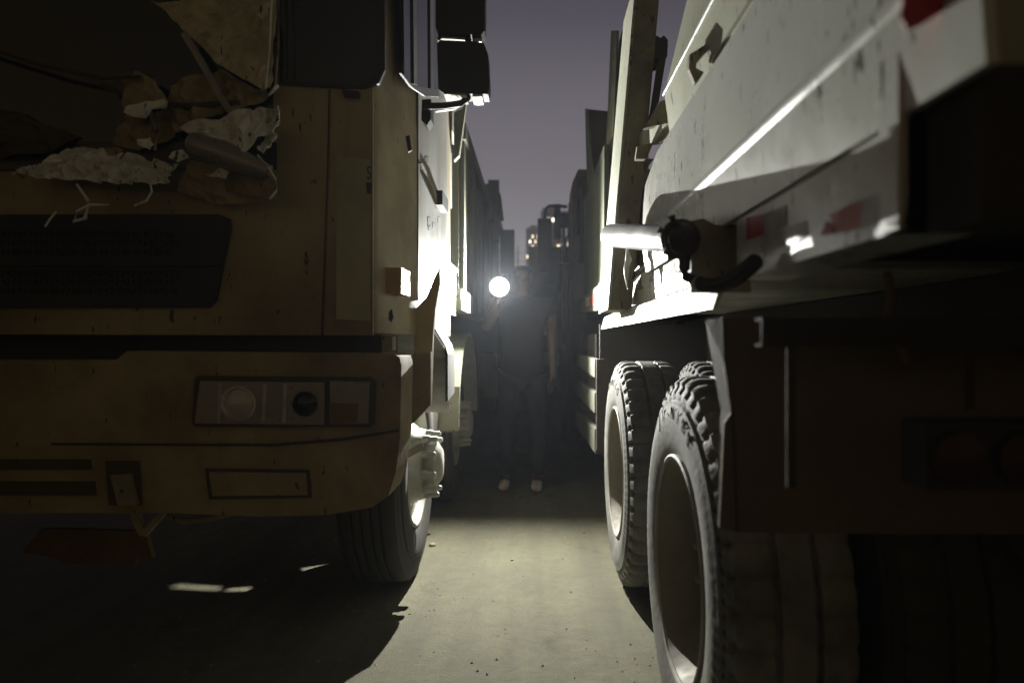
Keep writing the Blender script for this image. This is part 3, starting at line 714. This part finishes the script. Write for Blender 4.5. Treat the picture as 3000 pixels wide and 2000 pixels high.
crumple('bent_flap', [at(350,225,1.95), at(400,215,1.95), at(460,240,1.94), at(488,300,1.92), at(440,305,1.9), at(365,318,1.92)], .02, 'dust', cab, .005, 4, 12, 7)
crumple('crushed_sheet', [at(520,372,1.92), at(680,328,1.88), at(780,322,1.86), at(820,315,1.84), at(826,328,1.83), at(770,390,1.84), at(700,462,1.86), at(655,440,1.88), at(600,365,1.88), at(555,390,1.9)], .028, 'foam', cab, .005, 7, 15, 8)
crumple('crushed_sheet', [at(800,380,1.86), at(812,395,1.85), at(795,420,1.85), at(770,448,1.85), at(752,440,1.86), at(775,385,1.86)], .02, 'foam', cab, .004, 5, 22, 9)
bm = bmesh.new(); tube(bm, [at(565,420,1.90), at(650,448,1.88), at(720,480,1.87), at(790,505,1.87)], [.030,.036,.032,.02], 18); obj('bent_pipe', bm, 'reflector', cab, smooth=True)
crumple('bent_flap', [at(640,455,1.92), at(760,470,1.88), at(800,510,1.86), at(815,550,1.86), at(805,580,1.87), at(760,580,1.9), at(660,560,1.93)], .02, 'dust', cab, .005, 5, 10, 10)
tube_part('trim_edge', [at(755,455,1.87), at(785,490,1.855), at(808,525,1.85), at(812,555,1.85), at(790,582,1.855)], .003, 'foam', cab, 8)
tube_part('trim_edge', [at(440,538,1.90), at(445,560,1.895), at(430,588,1.89), at(395,602,1.90)], .0035, 'foam', cab, 8)
tube_part('trim_edge', [at(225,540,1.9), at(260,590,1.895), at(250,640,1.89), at(218,648,1.89), at(225,620,1.89), at(262,600,1.89), at(320,600,1.9)], [.003,.005,.006,.006,.004,.004,.002], 'foam', cab, 8)
tube_part('trim_edge', [at(165,620,1.9), at(148,640,1.9), at(132,664,1.9)], .003, 'foam', cab, 8)
crumple('torn_shelf', [at(600,508,1.9), at(625,510,1.9), at(645,490,1.89), at(672,505,1.88), at(660,522,1.88), at(635,518,1.88), at(615,520,1.9)], .008, 'foam', cab, .004, 3, 22, 11)
# mirrors
YM = 2.08
def mirror_housing(uvs, name='mirror'):
    m_ = face_part(name, uvs, YM, .07, 'black', cab, .012, smooth=True, seg=4)
    return m_
m1 = mirror_housing([(1288,118),(1395,122),(1418,128),(1430,160),(1434,250),(1430,276),(1300,272),(1284,262),(1280,130)])
m2 = mirror_housing([(1276,-260),(1420,-260),(1420,90),(1408,104),(1282,98),(1276,80)])
face_part('mirror_rim', [(1298,264),(1366,268),(1366,282),(1300,276)], YM+.005, .075, 'foam', m1, .002)
face_part('mirror_rim', [(1384,272),(1418,270),(1412,284),(1384,284)], YM+.005, .075, 'foam', m1, .002)
face_part('mirror_rim', [(1278,112),(1296,98),(1362,106),(1362,118),(1296,113),(1284,120)], YM+.02, .06, 'white2', m2, .002)
face_part('mirror_rim', [(1382,108),(1412,108),(1410,122),(1384,122)], YM+.02, .06, 'white2', m2, .002)
tube_part('mirror_arm', [at(1240,312,YM+.03), at(1300,310,YM+.03), at(1350,303,YM+.03), at(1370,288,YM+.03), at(1376,262,YM+.03)], .010, 'black', cab, 12)
tube_part('mirror_arm', [at(1372,130,YM+.03), at(1372,90,YM+.03)], .010, 'black', cab, 12)
face_part('mirror_bracket', [(1236,292),(1262,290),(1262,350),(1250,368),(1234,352)], YM+.06, .06, 'black', cab, .006)
face_part('mirror_rim', [(1272,322),(1330,314),(1350,308),(1330,320),(1275,327)], YM+.07, .01, 'foam', m1, 0)
# wheels
steer_wheel(T, 3.32, -.548, mat='rubber2')
steer_wheel(T, 4.95, -.548, mat='rubber2')
tube_part('axle', [(-.8,3.32,.545),(-2.4,3.32,.545)], .08, 'dark', T)
tube_part('axle', [(-.8,4.95,.545),(-2.4,4.95,.545)], .08, 'dark', T)
box_part('chassis_rail', (-1.22,-1.10,2.3,7.6,.70,1.0), 'dark', T)
box_part('chassis_rail', (-2.2,-2.08,2.3,7.6,.70,1.0), 'dark', T)
tube_part('step_rod', [at(1168,1302,2.35), at(1215,1296,2.42), at(1250,1288,2.5)], .006, 'foam', T, 8)
bm = bmesh.new(); prism(bm, [at(1160,1335,2.3), at(1235,1300,2.5), at(1238,1318,2.5), at(1165,1358,2.3)], (0,.02,0)); obj('step', bm, 'cream', T, .003)
# bright boxes behind the cab, side skirt, second fender
bxa = box_part('battery_box', (-.90,-.455,3.55,3.95, at(0,918,3.6).z, at(0,795,3.9).z), 'white', T, .015)
box_part('battery_lid', (-.90,-.445,3.53,3.97, at(0,795,3.9).z, at(0,785,3.9).z), 'white2', T, .004)
box_part('air_filter', (-.95,-.43,4.05,4.75, at(0,912,4.3).z, at(0,855,4.3).z), 'white2', T, .03)
bm = bmesh.new()
arc = []
for k in range(15):
    a = PI*k/14; arc.append((4.95-math.cos(a)*.68, .57+math.sin(a)*.62))
arc = [(4.27,.60)]+arc+[(5.63,.60)]
for (y0,z0),(y1,z1) in zip(arc, arc[1:]):
    prism(bm, [(-.47,y0,z0),(-.47,y1,z1),(-.9,y1,z1),(-.9,y0,z0)], (0,(y0-4.95)*.02,.015))
obj('wheel_fender', bm, 'white2', T)
# bent side skirt between cab and second wheel
bm = bmesh.new()
A = [(1276,965,2.62),(1304,1012,2.75),(1312,1040,2.8),(1312,1175,2.85)]
for i in range(3):
    p, q = at(*A[i]), at(*A[i+1]); prism(bm, [p, q, q+Vector((-.03,.5,0)), p+Vector((-.03,.5,0))], (-.01,0,0))
obj('side_skirt', bm, 'dark', T)
# steel body behind the cab
bm = bmesh.new()
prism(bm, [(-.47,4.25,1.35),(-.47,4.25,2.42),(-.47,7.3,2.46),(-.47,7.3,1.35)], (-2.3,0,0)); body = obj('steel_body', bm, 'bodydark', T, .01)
for y in (4.3, 5.0, 5.7, 6.4, 7.1):
    box_part('body_rib', (-.475,-.44,y,y+.10,1.38,2.40), 'bodydark', body, .004)
box_part('body_rail', (-.475,-.425,4.25,7.3,2.40,2.50), 'bodydark', body, .006)
box_part('cab_guard', (-2.7,-.47,3.52,4.22,2.35,2.56), 'bodydark', body, .02)
box_part('cab_guard_post', (-.56,-.47,3.75,3.9,1.9,2.35), 'bodydark', body, .01)
tube_part('exhaust_stack', [(-.52,3.62,1.3),(-.52,3.62,2.9)], .05, 'dark', T, 18)
face_part('hanging_bar', [(1330,330),(1352,320),(1366,300),(1345,455),(1330,470)], 3.9, .05, 'bodydark', body, .01)
# added blocker plate; its slits shape the lamp light on the ground under the truck
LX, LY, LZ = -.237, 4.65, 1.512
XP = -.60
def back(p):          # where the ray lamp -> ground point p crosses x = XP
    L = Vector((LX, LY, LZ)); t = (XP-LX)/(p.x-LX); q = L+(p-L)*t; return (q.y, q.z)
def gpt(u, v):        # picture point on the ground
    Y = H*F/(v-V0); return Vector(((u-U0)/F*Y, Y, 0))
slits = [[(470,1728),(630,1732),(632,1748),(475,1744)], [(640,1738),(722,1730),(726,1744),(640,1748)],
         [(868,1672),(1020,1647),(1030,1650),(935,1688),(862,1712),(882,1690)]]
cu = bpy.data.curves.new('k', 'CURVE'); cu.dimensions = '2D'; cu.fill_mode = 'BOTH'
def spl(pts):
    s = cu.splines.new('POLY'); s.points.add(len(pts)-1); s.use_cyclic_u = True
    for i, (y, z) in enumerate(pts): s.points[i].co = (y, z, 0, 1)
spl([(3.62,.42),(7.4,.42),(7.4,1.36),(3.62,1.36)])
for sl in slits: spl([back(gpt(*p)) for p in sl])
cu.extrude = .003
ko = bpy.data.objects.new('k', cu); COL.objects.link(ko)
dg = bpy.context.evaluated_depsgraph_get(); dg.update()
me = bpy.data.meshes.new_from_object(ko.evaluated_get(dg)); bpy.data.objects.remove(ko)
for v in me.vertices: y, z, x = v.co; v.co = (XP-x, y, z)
link('light_slit_plate', me, 'dark', T)
box_part('sump_guard', (-2.7,-.95,2.4,2.43,.60,1.1), 'dark', T, 0)
box_part('floor_plate', (-2.65,-.62,2.3,3.4,1.10,1.14), 'dark', T, 0)

face_part('skid_plate', [(60,1618),(122,1548),(300,1552),(425,1556),(446,1634),(398,1630),(395,1652),(190,1650),(150,1632)], 2.22, .02, 'rust', L1, .003)
# stone near the left wheel and small clods on the ground
def stone(u, v, r, label, sd, mat='dust'):
    bm = bmesh.new(); p = gpt(u, v); bmesh.ops.create_icosphere(bm, subdivisions=2, radius=r)
    for w in bm.verts:
        k = 1+.35*noise.noise(w.co*30+Vector((sd,0,0))); w.co = Vector((w.co.x*k, w.co.y*k, max(-r*.3, w.co.z*.7*k)))+Vector((p.x, p.y, r*.3))
    tag(obj('stone', bm, mat, None), label, 'stone', 'small stones on the ground')
stone(1268, 1598, .020, 'small brown stone beside the tread of the left front wheel', 1)
for i, (u, v, r, lb) in enumerate([
      (1500,1640,.008,'tiny pebble near the centre of the lit ground'),(1710,1560,.010,'small stone beside the far rear wheel of the white tipper')]):
    stone(u, v, r, lb, i+3)

bm = bmesh.new(); rg = random.Random(5)
for k in range(900):
    x, y = rg.uniform(-1.6, .5), rg.uniform(1.9, 5.2); r = rg.choice((.002,.0025,.003,.004,.0055)); z = r*.3
    vs = [bm.verts.new((x+r*rg.uniform(.6,1.3)*math.cos(a), y+r*rg.uniform(.6,1.3)*math.sin(a), .0005)) for a in (0,1.3,2.5,3.8,5.1)]; tp = bm.verts.new((x, y, r*rg.uniform(.6,1.1)))
    for i in range(5): bm.faces.new((vs[i], vs[(i+1) % 5], tp))
gt = obj('grit', bm, 'dust'); gt['kind'] = 'stuff'; gt['label'] = 'fine grit scattered over the concrete lane'
# ================================================================== other trucks of the rows
def row_truck(x_side, sgn, y0, label, zt=2.7, cabz=2.9, mat='truckdark', length=7.5, frame=True):
    """sgn=-1: stands left of the aisle; y0 nearest end"""
    w = 2.35*sgn
    t = thing('tipper_truck', label, 'truck', (x_side+w/2, y0+length/2, 0), 'tipper trucks parked in two rows')
    def bx(n, x0, x1, ya, yb, za, zb, m_, bv=.02, par=None):
        a, b = sorted((x_side+sgn*x0, x_side+sgn*x1)); return box_part(n, (a, b, y0+ya, y0+yb, za, zb), m_, par or t, bv)
    cab = bx('cab', 0, 2.3, 0, 1.9, 1.0, cabz, mat, .06)
    bx('windscreen', .15, 2.15, -.01, .02, 1.9, cabz-.25, 'glass', .01, cab)
    bx('side_window', -.006, .01, .45, 1.4, 1.95, cabz-.3, 'sideglass', 0, cab)
    bx('grille', .6, 1.7, -.02, .01, 1.15, 1.6, 'black', .01, cab)
    bx('mirror', -.22, -.04, .02, .10, 2.0, 2.55, 'black', .03, cab)
    bx('bumper', 0, 2.3, -.12, .15, .45, .98, 'dust', .04)
    bx('chassis_rail', .7, .85, .3, length, .7, 1.0, 'dark')
    body = bx('steel_body', 0, 2.3, 2.2, length, 1.25, zt, mat, .03)
    for k in range(6): 
        yy = 2.3+k*(length-2.5)/5; bx('body_rib', -.05, .01, yy, yy+.12, 1.3, zt-.03, 'bodybrown', .01, body)
    bx('cab_guard', .05, 2.25, 1.2, 2.2, zt-.02, zt+.09, 'bodybrown', .02, body)
    for yy in (1.0, 2.75, length-2.2, length-.85):
        c = Vector((x_side+sgn*.10, y0+yy, .53)); bm = bmesh.new()
        lathe(bm, c, [(.02,.26),(.03,.15),(-.05*1,.12),(-.06,.0001)], (sgn,0,0), 28); wh = obj('wheel', bm, 'rim', t, smooth=True, origin=c)
        bm = tyre_bm(c, -sgn, .52, .29, lug=False); obj('tyre', bm, 'rubber2', wh, smooth=True, origin=c)
    return t, body
t, body = row_truck(-.47, -1, 8.6, 'dim tipper truck with a tall goalpost frame, second in the left row', 2.75, 2.85, length=7.8)
# goalpost frame carried by that truck
Yg = 8.5
box_part('goalpost', (at(1430,0,Yg).x, at(1462,0,Yg).x, Yg, Yg+.1, 2.4, at(0,527,Yg).z), 'truckdark', body, .01)
box_part('goalpost_beam', (at(1330,0,Yg).x, at(1432,0,Yg).x, Yg+.01, Yg+.11, at(0,562,Yg).z, at(0,538,Yg).z), 'truckdark', body, .01)
face_part('stay', [(1392,560),(1400,560),(1432,650),(1424,655)], Yg+.02, .05, 'bodybrown', body)
face_part('flag_strap', [(1462,560),(1468,575),(1476,645),(1466,648),(1460,600)], Yg, .03, 'black', body)
row_truck(-.52, -1, 18.5, 'dim tipper truck third in the left row beyond the lamp', 2.6, 2.8)
row_truck(.42, 1, 10.2, 'dark tipper truck beyond the cab of the white tipper in the right row', 2.5, 2.55)
# dark van closing the aisle behind the person
V = thing('parked_van', 'dark box van standing across the aisle behind the person', 'van', (.5, 12.6, 0))
Yv = 12.
def vx(u): return (u-U0)/F*Yv
def vz(v): return H-(v-V0)/F*Yv
van = box_part('body', (vx(1548), vx(1700), Yv, Yv+4.2, .45, vz(722)), 'truckdark', V, .06, seg=3)
box_part('windscreen', (vx(1560), vx(1690), Yv-.012, Yv+.02, 1.7, 2.35), 'glass', van, .02)
box_part('grille', (vx(1590), vx(1660), Yv-.02, Yv+.02, .95, 1.25), 'black', van, .01)
box_part('bumper', (vx(1546), vx(1702), Yv-.12, Yv+.1, .42, .72), 'black', van, .03)
for u in (1566, 1684):
    bm = bmesh.new(); lathe(bm, ((u-U0)/F*Yv, Yv, 1.1), [(0,.08),(-.03,.075),(-.035,.0001)], (0,1,0), 20); obj('headlight', bm, 'reflector', van, smooth=True)
for x in (vx(1562), vx(1686)):
    for y in (Yv+.8, Yv+3.3):
        bm = bmesh.new(); lathe(bm, (x, y, .36), [(-.11,.2),(-.12,.33),(-.08,.36),(.08,.36),(.12,.33),(.11,.2)], (1,0,0), 32); obj('wheel', bm, 'rubber2', V, smooth=True)

# ================================================================== person with the lamp
P = thing('person', 'person in black T-shirt and dark trousers standing in the aisle, holding a bright lamp', 'person', (-.09, 5.30, 0))
ox, oy = -.09, 5.30
def J(x, y, z, r): return (ox+x, oy+y, z, r)
hand_r = Vector((LX-.012, LY+.115, LZ-.045))   # hand that holds the lamp
js = [J(0,0,.98,(.12,.085)), J(0,.01,1.16,(.11,.08)), J(0,.01,1.36,(.13,.085)), J(0,.0,1.47,(.085,.07)), J(0,-.01,1.53,.052), J(0,-.02,1.62,(.078,.095)), J(0,-.015,1.70,(.074,.088)), J(0,-.035,1.565,(.05,.055)),
      J(-.20,.0,1.43,.062), J(-.27,-.20,1.24,.044)]
js += [(hand_r.x-.01, hand_r.y+.10, hand_r.z-.06, .028), (hand_r.x, hand_r.y+.015, hand_r.z, (.042,.018))]
js += [J(.20,.0,1.43,.062), J(.235,.02,1.17,.046), J(.235,-.02,.93,.030), J(.238,-.035,.86,(.020,.042))]
js += [J(-.09,0,.90,.085), J(-.125,-.01,.50,.058), J(-.135,.02,.10,.040), J(.09,0,.90,.085), J(.12,-.01,.50,.058), J(.115,-.01,.10,.040), J(-.137,-.08,.05,.036), J(.113,-.11,.05,.036)]
bs = [(0,1),(1,2),(2,3),(3,4),(4,7),(7,5),(5,6),(2,8),(8,9),(9,10),(10,11),(2,12),(12,13),(13,14),(14,15),(0,16),(16,17),(17,18),(18,22),(0,19),(19,20),(20,21),(21,23)]
# relaxed hand: four fingers and a thumb
hx, hy, hz = .238, -.035, .86
for k, (dy, ln) in enumerate(((.030,.070),(.011,.082),(-.009,.078),(-.028,.062))):
    n = len(js); js += [J(hx, hy+dy, hz-.045, .0105), J(hx-.008, hy+dy*1.1, hz-.045-ln*.5, .0092), J(hx-.03, hy+dy*1.15-.004, hz-.045-ln, .0078)]
    bs += [(15,n),(n,n+1),(n+1,n+2)]
n = len(js); js += [J(hx-.012, hy-.045, hz-.005, .012), J(hx-.03, hy-.060, hz-.04, .0105), J(hx-.038, hy-.058, hz-.068, .008)]; bs += [(15,n),(n,n+1),(n+1,n+2)]
# gripping hand: fingers wrap the lamp handle
for k in range(4):
    z = .032-.021*k; n = len(js)
    js += [(hand_r.x+.028, hand_r.y-.005, hand_r.z+z, .0100), (hand_r.x+.034, hand_r.y-.045, hand_r.z+z-.004, .0092), (hand_r.x+.004, hand_r.y-.058, hand_r.z+z-.006, .0082)]
    bs += [(11,n),(n,n+1),(n+1,n+2)]
n = len(js); js += [(hand_r.x-.030, hand_r.y-.002, hand_r.z+.012, .0115), (hand_r.x-.032, hand_r.y-.035, hand_r.z+.03, .0100)]; bs += [(11,n),(n,n+1)]
body = skin('body', js, bs, 'skin', P)
# clothes follow the same joints, a little wider
tj = [J(0,.0,.79,(.185,.135)), J(0,.0,.97,(.18,.13)), J(0,.01,1.16,(.165,.122)), J(0,.01,1.36,(.19,.128)), J(0,.0,1.475,(.10,.085)), J(-.205,.0,1.43,.078), J(-.262,-.022,1.29,.068), J(.205,.0,1.43,.078), J(.222,.01,1.29,.068)]
ts = skin('t_shirt', tj, [(0,1),(1,2),(2,3),(3,4),(3,5),(5,6),(3,7),(7,8)], 'shirt', P, 3)
qj = [J(0,0,.97,(.17,.12)), J(-.095,0,.86,.108), J(-.125,-.01,.50,.082), J(-.135,.015,.09,.068), J(.095,0,.86,.108), J(.12,-.01,.50,.082), J(.115,-.01,.09,.068)]
tr = skin('trousers', qj, [(0,1),(1,2),(2,3),(0,4),(4,5),(5,6)], 'jeans', P, 3)
for o_ in (ts, tr):
    for v in o_.data.vertices:
        q = v.co*9; f1 = abs(noise.noise(Vector((q.x, q.y, q.z*1.8+q.x*1.2)))); f2 = noise.noise(q*2.2)
        n_ = v.normal.copy(); v.co += n_*(.016*f1+.005*f2-.004)
for sx, sy in ((-.137,0),(.113,-.03)):
    skin('shoe', [J(sx,.07+sy,.055,(.036,.042)), J(sx,-.02+sy,.055,(.042,.046)), J(sx-.006,-.13+sy,.042,(.045,.034)), J(sx-.008,-.17+sy,.036,(.036,.026))], [(0,1),(1,2),(2,3)], 'shoe', P)
skin('hair', [J(0,.005,1.64,(.082,.09)), J(0,-.005,1.70,(.084,.098)), J(0,-.012,1.725,(.07,.085))], [(0,1),(1,2)], 'hair', P, 2)
bm = bmesh.new()
for sx in (-1, 1):
    bmesh.ops.create_uvsphere(bm, u_segments=10, v_segments=8, radius=.011, matrix=Matrix.Translation((ox+sx*.03, oy-.108, 1.625)))
obj('eyes', bm, 'black', P, smooth=True)
bm = bmesh.new(); prism(bm, [(ox,oy-.108,1.625),(ox-.016,oy-.105,1.59),(ox,oy-.132,1.592),(ox+.016,oy-.105,1.59)], (0,.02,0)); obj('nose', bm, 'skin', P, .003, smooth=True)

# lamp in the hand
K = thing('work_lamp', 'blazing white hand lamp held up at shoulder height by the person', 'lamp', (LX, LY+.06, LZ-.10))
bm = bmesh.new(); lathe(bm, (LX, LY, LZ), [(.0,.062),(-.010,.066),(-.010,.074),(.016,.076),(.04,.066),(.065,.036),(.075,.0001)], (0,1,0), 40); lb = obj('lamp_head', bm, 'black', K, smooth=True)
bm = bmesh.new(); tube(bm, [(LX-.005, LY+.07, LZ+.03), (LX-.01, LY+.085, LZ-.02), (LX-.012, LY+.088, LZ-.11)], .017, 16); obj('handle', bm, 'black', K, smooth=True)
bm = bmesh.new(); lathe(bm, (LX, LY, LZ), [(.002,.062),(-.004,.058),(-.008,.040),(-.010,.0001)], (0,1,0), 32); 
M['led'] = emit('lamp_light', (1,.99,.97), 30.)
obj('lamp_glass', bm, 'led', lb, smooth=True)
ld = bpy.data.lights.new('lamp_beam', 'SPOT'); ld.energy = 800; ld.spot_size = math.radians(168); ld.spot_blend = .85; ld.shadow_soft_size = .006; ld.color = (1.0,1.0,.93)
lo = bpy.data.objects.new('lamp_beam', ld); COL.objects.link(lo); lo.location = (LX, LY-.03, LZ); lo.rotation_euler = (math.radians(90+180), 0, 0)
lo.rotation_euler = Vector((0,-1,-.02)).to_track_quat('-Z', 'Y').to_euler()

# ================================================================== far buildings
M['facade'] = worn('night_concrete_facade', (.80,.70,.62), (.55,.48,.43), .9, .5, .05, bump=0)
M['facade2'] = worn('dark_concrete_facade', (.50,.46,.45), (.35,.32,.32), .9, .5, .05, bump=0)
M['winlit'] = emit('lit_window', (1.,.80,.48), 4.)
M['winlitw'] = emit('white_lit_window', (1.,.93,.80), 7.)
M['windark'] = glass_mat('unlit_window', (.03,.03,.035), .3)
def building(label, u0, u1, vt, Y, depth, cols, rows, lit, mat='facade', step=None, seed=1):
    rnd = random.Random(seed)
    b = thing('apartment_tower', label, 'building', ((u0+u1)/2/F*Y-U0/F*Y, Y, 0), 'apartment towers on the horizon')
    x0, x1, zt = (u0-U0)/F*Y, (u1-U0)/F*Y, H-(vt-V0)/F*Y
    wl = box_part('wall', (x0, x1, Y, Y+depth, 0, zt), mat, b, 0)
    if step: box_part('roof_block', (x0+(x1-x0)*step[0], x0+(x1-x0)*step[1], Y+2, Y+depth-2, zt, zt+step[2]), mat, b, 0)
    z0 = zt-rows*3.1-.8; cw = (x1-x0)/cols
    for i in range(cols):
        for k in range(rows):
            m_ = lit.get((i, k)); 
            if m_ is None: m_ = 'windark'
            xa = x0+cw*(i+.25+.05*rnd.random()); za = z0+k*3.1+.9
            box_part('window', (xa, xa+cw*.5, Y-.12, Y+.2, za, za+1.7), m_, b, 0)
    for k in range(rows+1): pass
    bm = bmesh.new()
    for k in range(rows): box(bm, x0-.15, x1+.15, Y-.25, Y-.02, z0+k*3.1-.1, z0+k*3.1+.15)
    obj('floor_band', bm, mat, b)
    return b
W, A_ = 'winlitw', 'winlit'
building('wide apartment tower behind the hanging mirror, some of its lit windows added to brighten it', 1585, 1672, 618, 400, 18, 6, 10, {(1,8):W, (2,8):W, (1,1):A_, (4,8):A_, (5,5):A_, (2,1):W, (4,1):W, (0,5):A_, (3,7):A_, (3,8):A_, (3,3):A_, (4,3):A_}, step=(.05,.6,2.5))  # extra lit windows added so the dim tower reads brighter
building('narrow apartment tower with a column of lit windows and others added to brighten it, left of the hanging mirror', 1541, 1580, 668, 420, 16, 5, 9, {(1,6):W, (2,5):A_, (1,4):W, (2,4):A_, (1,3):A_, (1,2):W, (2,2):W, (2,7):A_, (1,0):A_, (2,0):W, (3,6):A_, (3,1):A_, (0,3):A_, (4,7):W}, 'facade2', step=(.3,.8,2))  # here too some lit windows are added for brightness
building('low apartment tower seen just above the lamp between the rows', 1456, 1502, 690, 410, 16, 5, 9, {(0,7):W, (1,7):A_, (4,7):A_, (3,4):W, (2,2):A_}, 'facade2', seed=3)
building('distant dim block farthest left behind the left row', 1395, 1440, 760, 430, 16, 4, 6, {(2,3):A_}, 'facade2', seed=4)
# lattice mast
m_ = at(1517, 720, 300); bm = bmesh.new()
for s1, s2 in ((-1,-1),(1,-1),(1,1),(-1,1)): tube(bm, [(m_.x+s1*1.6, 300+s2*1.6, 0), (m_.x, 300, m_.z)], .16, 5)
for z, w in ((m_.z*.70, 4.2), (m_.z*.84, 3.4), (m_.z*.93, 2.)): tube(bm, [(m_.x-w, 300, z), (m_.x+w, 300, z)], .14, 5)
for k in range(8):
    z0 = m_.z*k/9; z1 = m_.z*(k+1)/9; a = 1.6*(1-k/9); b_ = 1.6*(1-(k+1)/9); s = 1 if k % 2 else -1
    tube(bm, [(m_.x-s*a, 300-a, z0), (m_.x+s*b_, 300-b_, z1)], .09, 4)
tag(obj('pylon', bm, 'dark'), 'thin lattice power pylon between the distant towers', 'pylon')

# ================================================================== night air
bm = bmesh.new(); box(bm, -440, 440, -50, 520, -1, 130)
hz = obj('haze', bm, None); hz['kind'] = 'stuff'
m, nt, b = nodes('night_haze'); nt.nodes.remove(b)
pv = nt.nodes.new('ShaderNodeVolumePrincipled'); pv.inputs['Density'].default_value = .0016; pv.inputs['Color'].default_value = (.80,.86,1,1); pv.inputs['Anisotropy'].default_value = .5
nt.links.new(pv.outputs[0], nt.nodes['Material Output'].inputs['Volume']); hz.data.materials.append(m)

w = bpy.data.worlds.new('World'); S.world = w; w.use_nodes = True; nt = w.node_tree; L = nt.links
bg = nt.nodes['Background']; tc = N(nt, 'ShaderNodeTexCoord'); sp = N(nt, 'ShaderNodeSeparateXYZ'); L.new(tc.outputs['Generated'], sp.inputs[0])
rz = ramp(nt, sp.outputs[2], [(0., (.43,.40,.39)), (.12, (.385,.355,.36)), (.2, (.325,.297,.315)), (.287, (.235,.212,.236)), (.43, (.092,.082,.102)), (.58, (.040,.035,.048)), (.8, (.012,.010,.015))])
ns = N(nt, 'ShaderNodeTexNoise', Scale=1.6, Detail=3.); L.new(tc.outputs['Generated'], ns.inputs['Vector'])
rn = ramp(nt, ns.outputs[0], [(.3, (.92,.92,.92)), (.7, (1.08,1.06,1.08))])
mm = nt.nodes.new('ShaderNodeMix'); mm.data_type = 'RGBA'; mm.blend_type = 'MULTIPLY'; mm.inputs[0].default_value = 1.; L.new(rz.outputs[0], mm.inputs[6]); L.new(rn.outputs[0], mm.inputs[7])
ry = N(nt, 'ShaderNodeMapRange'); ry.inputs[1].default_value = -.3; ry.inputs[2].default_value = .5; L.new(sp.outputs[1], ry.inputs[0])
# the town's glow hangs over the far end of the yard; behind the camera only a dim warm sky
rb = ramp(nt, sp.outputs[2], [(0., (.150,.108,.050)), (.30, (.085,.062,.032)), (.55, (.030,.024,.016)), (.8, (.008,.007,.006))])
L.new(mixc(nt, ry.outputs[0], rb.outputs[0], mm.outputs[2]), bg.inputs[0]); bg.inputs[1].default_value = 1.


# ================================================================== camera and render
cd = bpy.data.cameras.new('camera'); cam = bpy.data.objects.new('camera', cd); COL.objects.link(cam); S.camera = cam
cd.sensor_width = 36; cd.lens = 24; cd.shift_x = (1500-U0)/3000; cd.clip_start = .05; cd.clip_end = 3000
cam.location = (0, 0, H); cam.rotation_euler = (PI/2, 0, 0)
cd.dof.use_dof = True; cd.dof.focus_distance = 2.6; cd.dof.aperture_fstop = 2.0
S.render.engine = 'CYCLES'; S.cycles.use_denoising = True
S.cycles.max_bounces = 8; S.cycles.diffuse_bounces = 5; S.cycles.volume_bounces = 0; S.cycles.sample_clamp_indirect = 6
S.view_settings.view_transform = 'Standard'; S.view_settings.look = 'None'; S.view_settings.exposure = 0; S.view_settings.gamma = 1
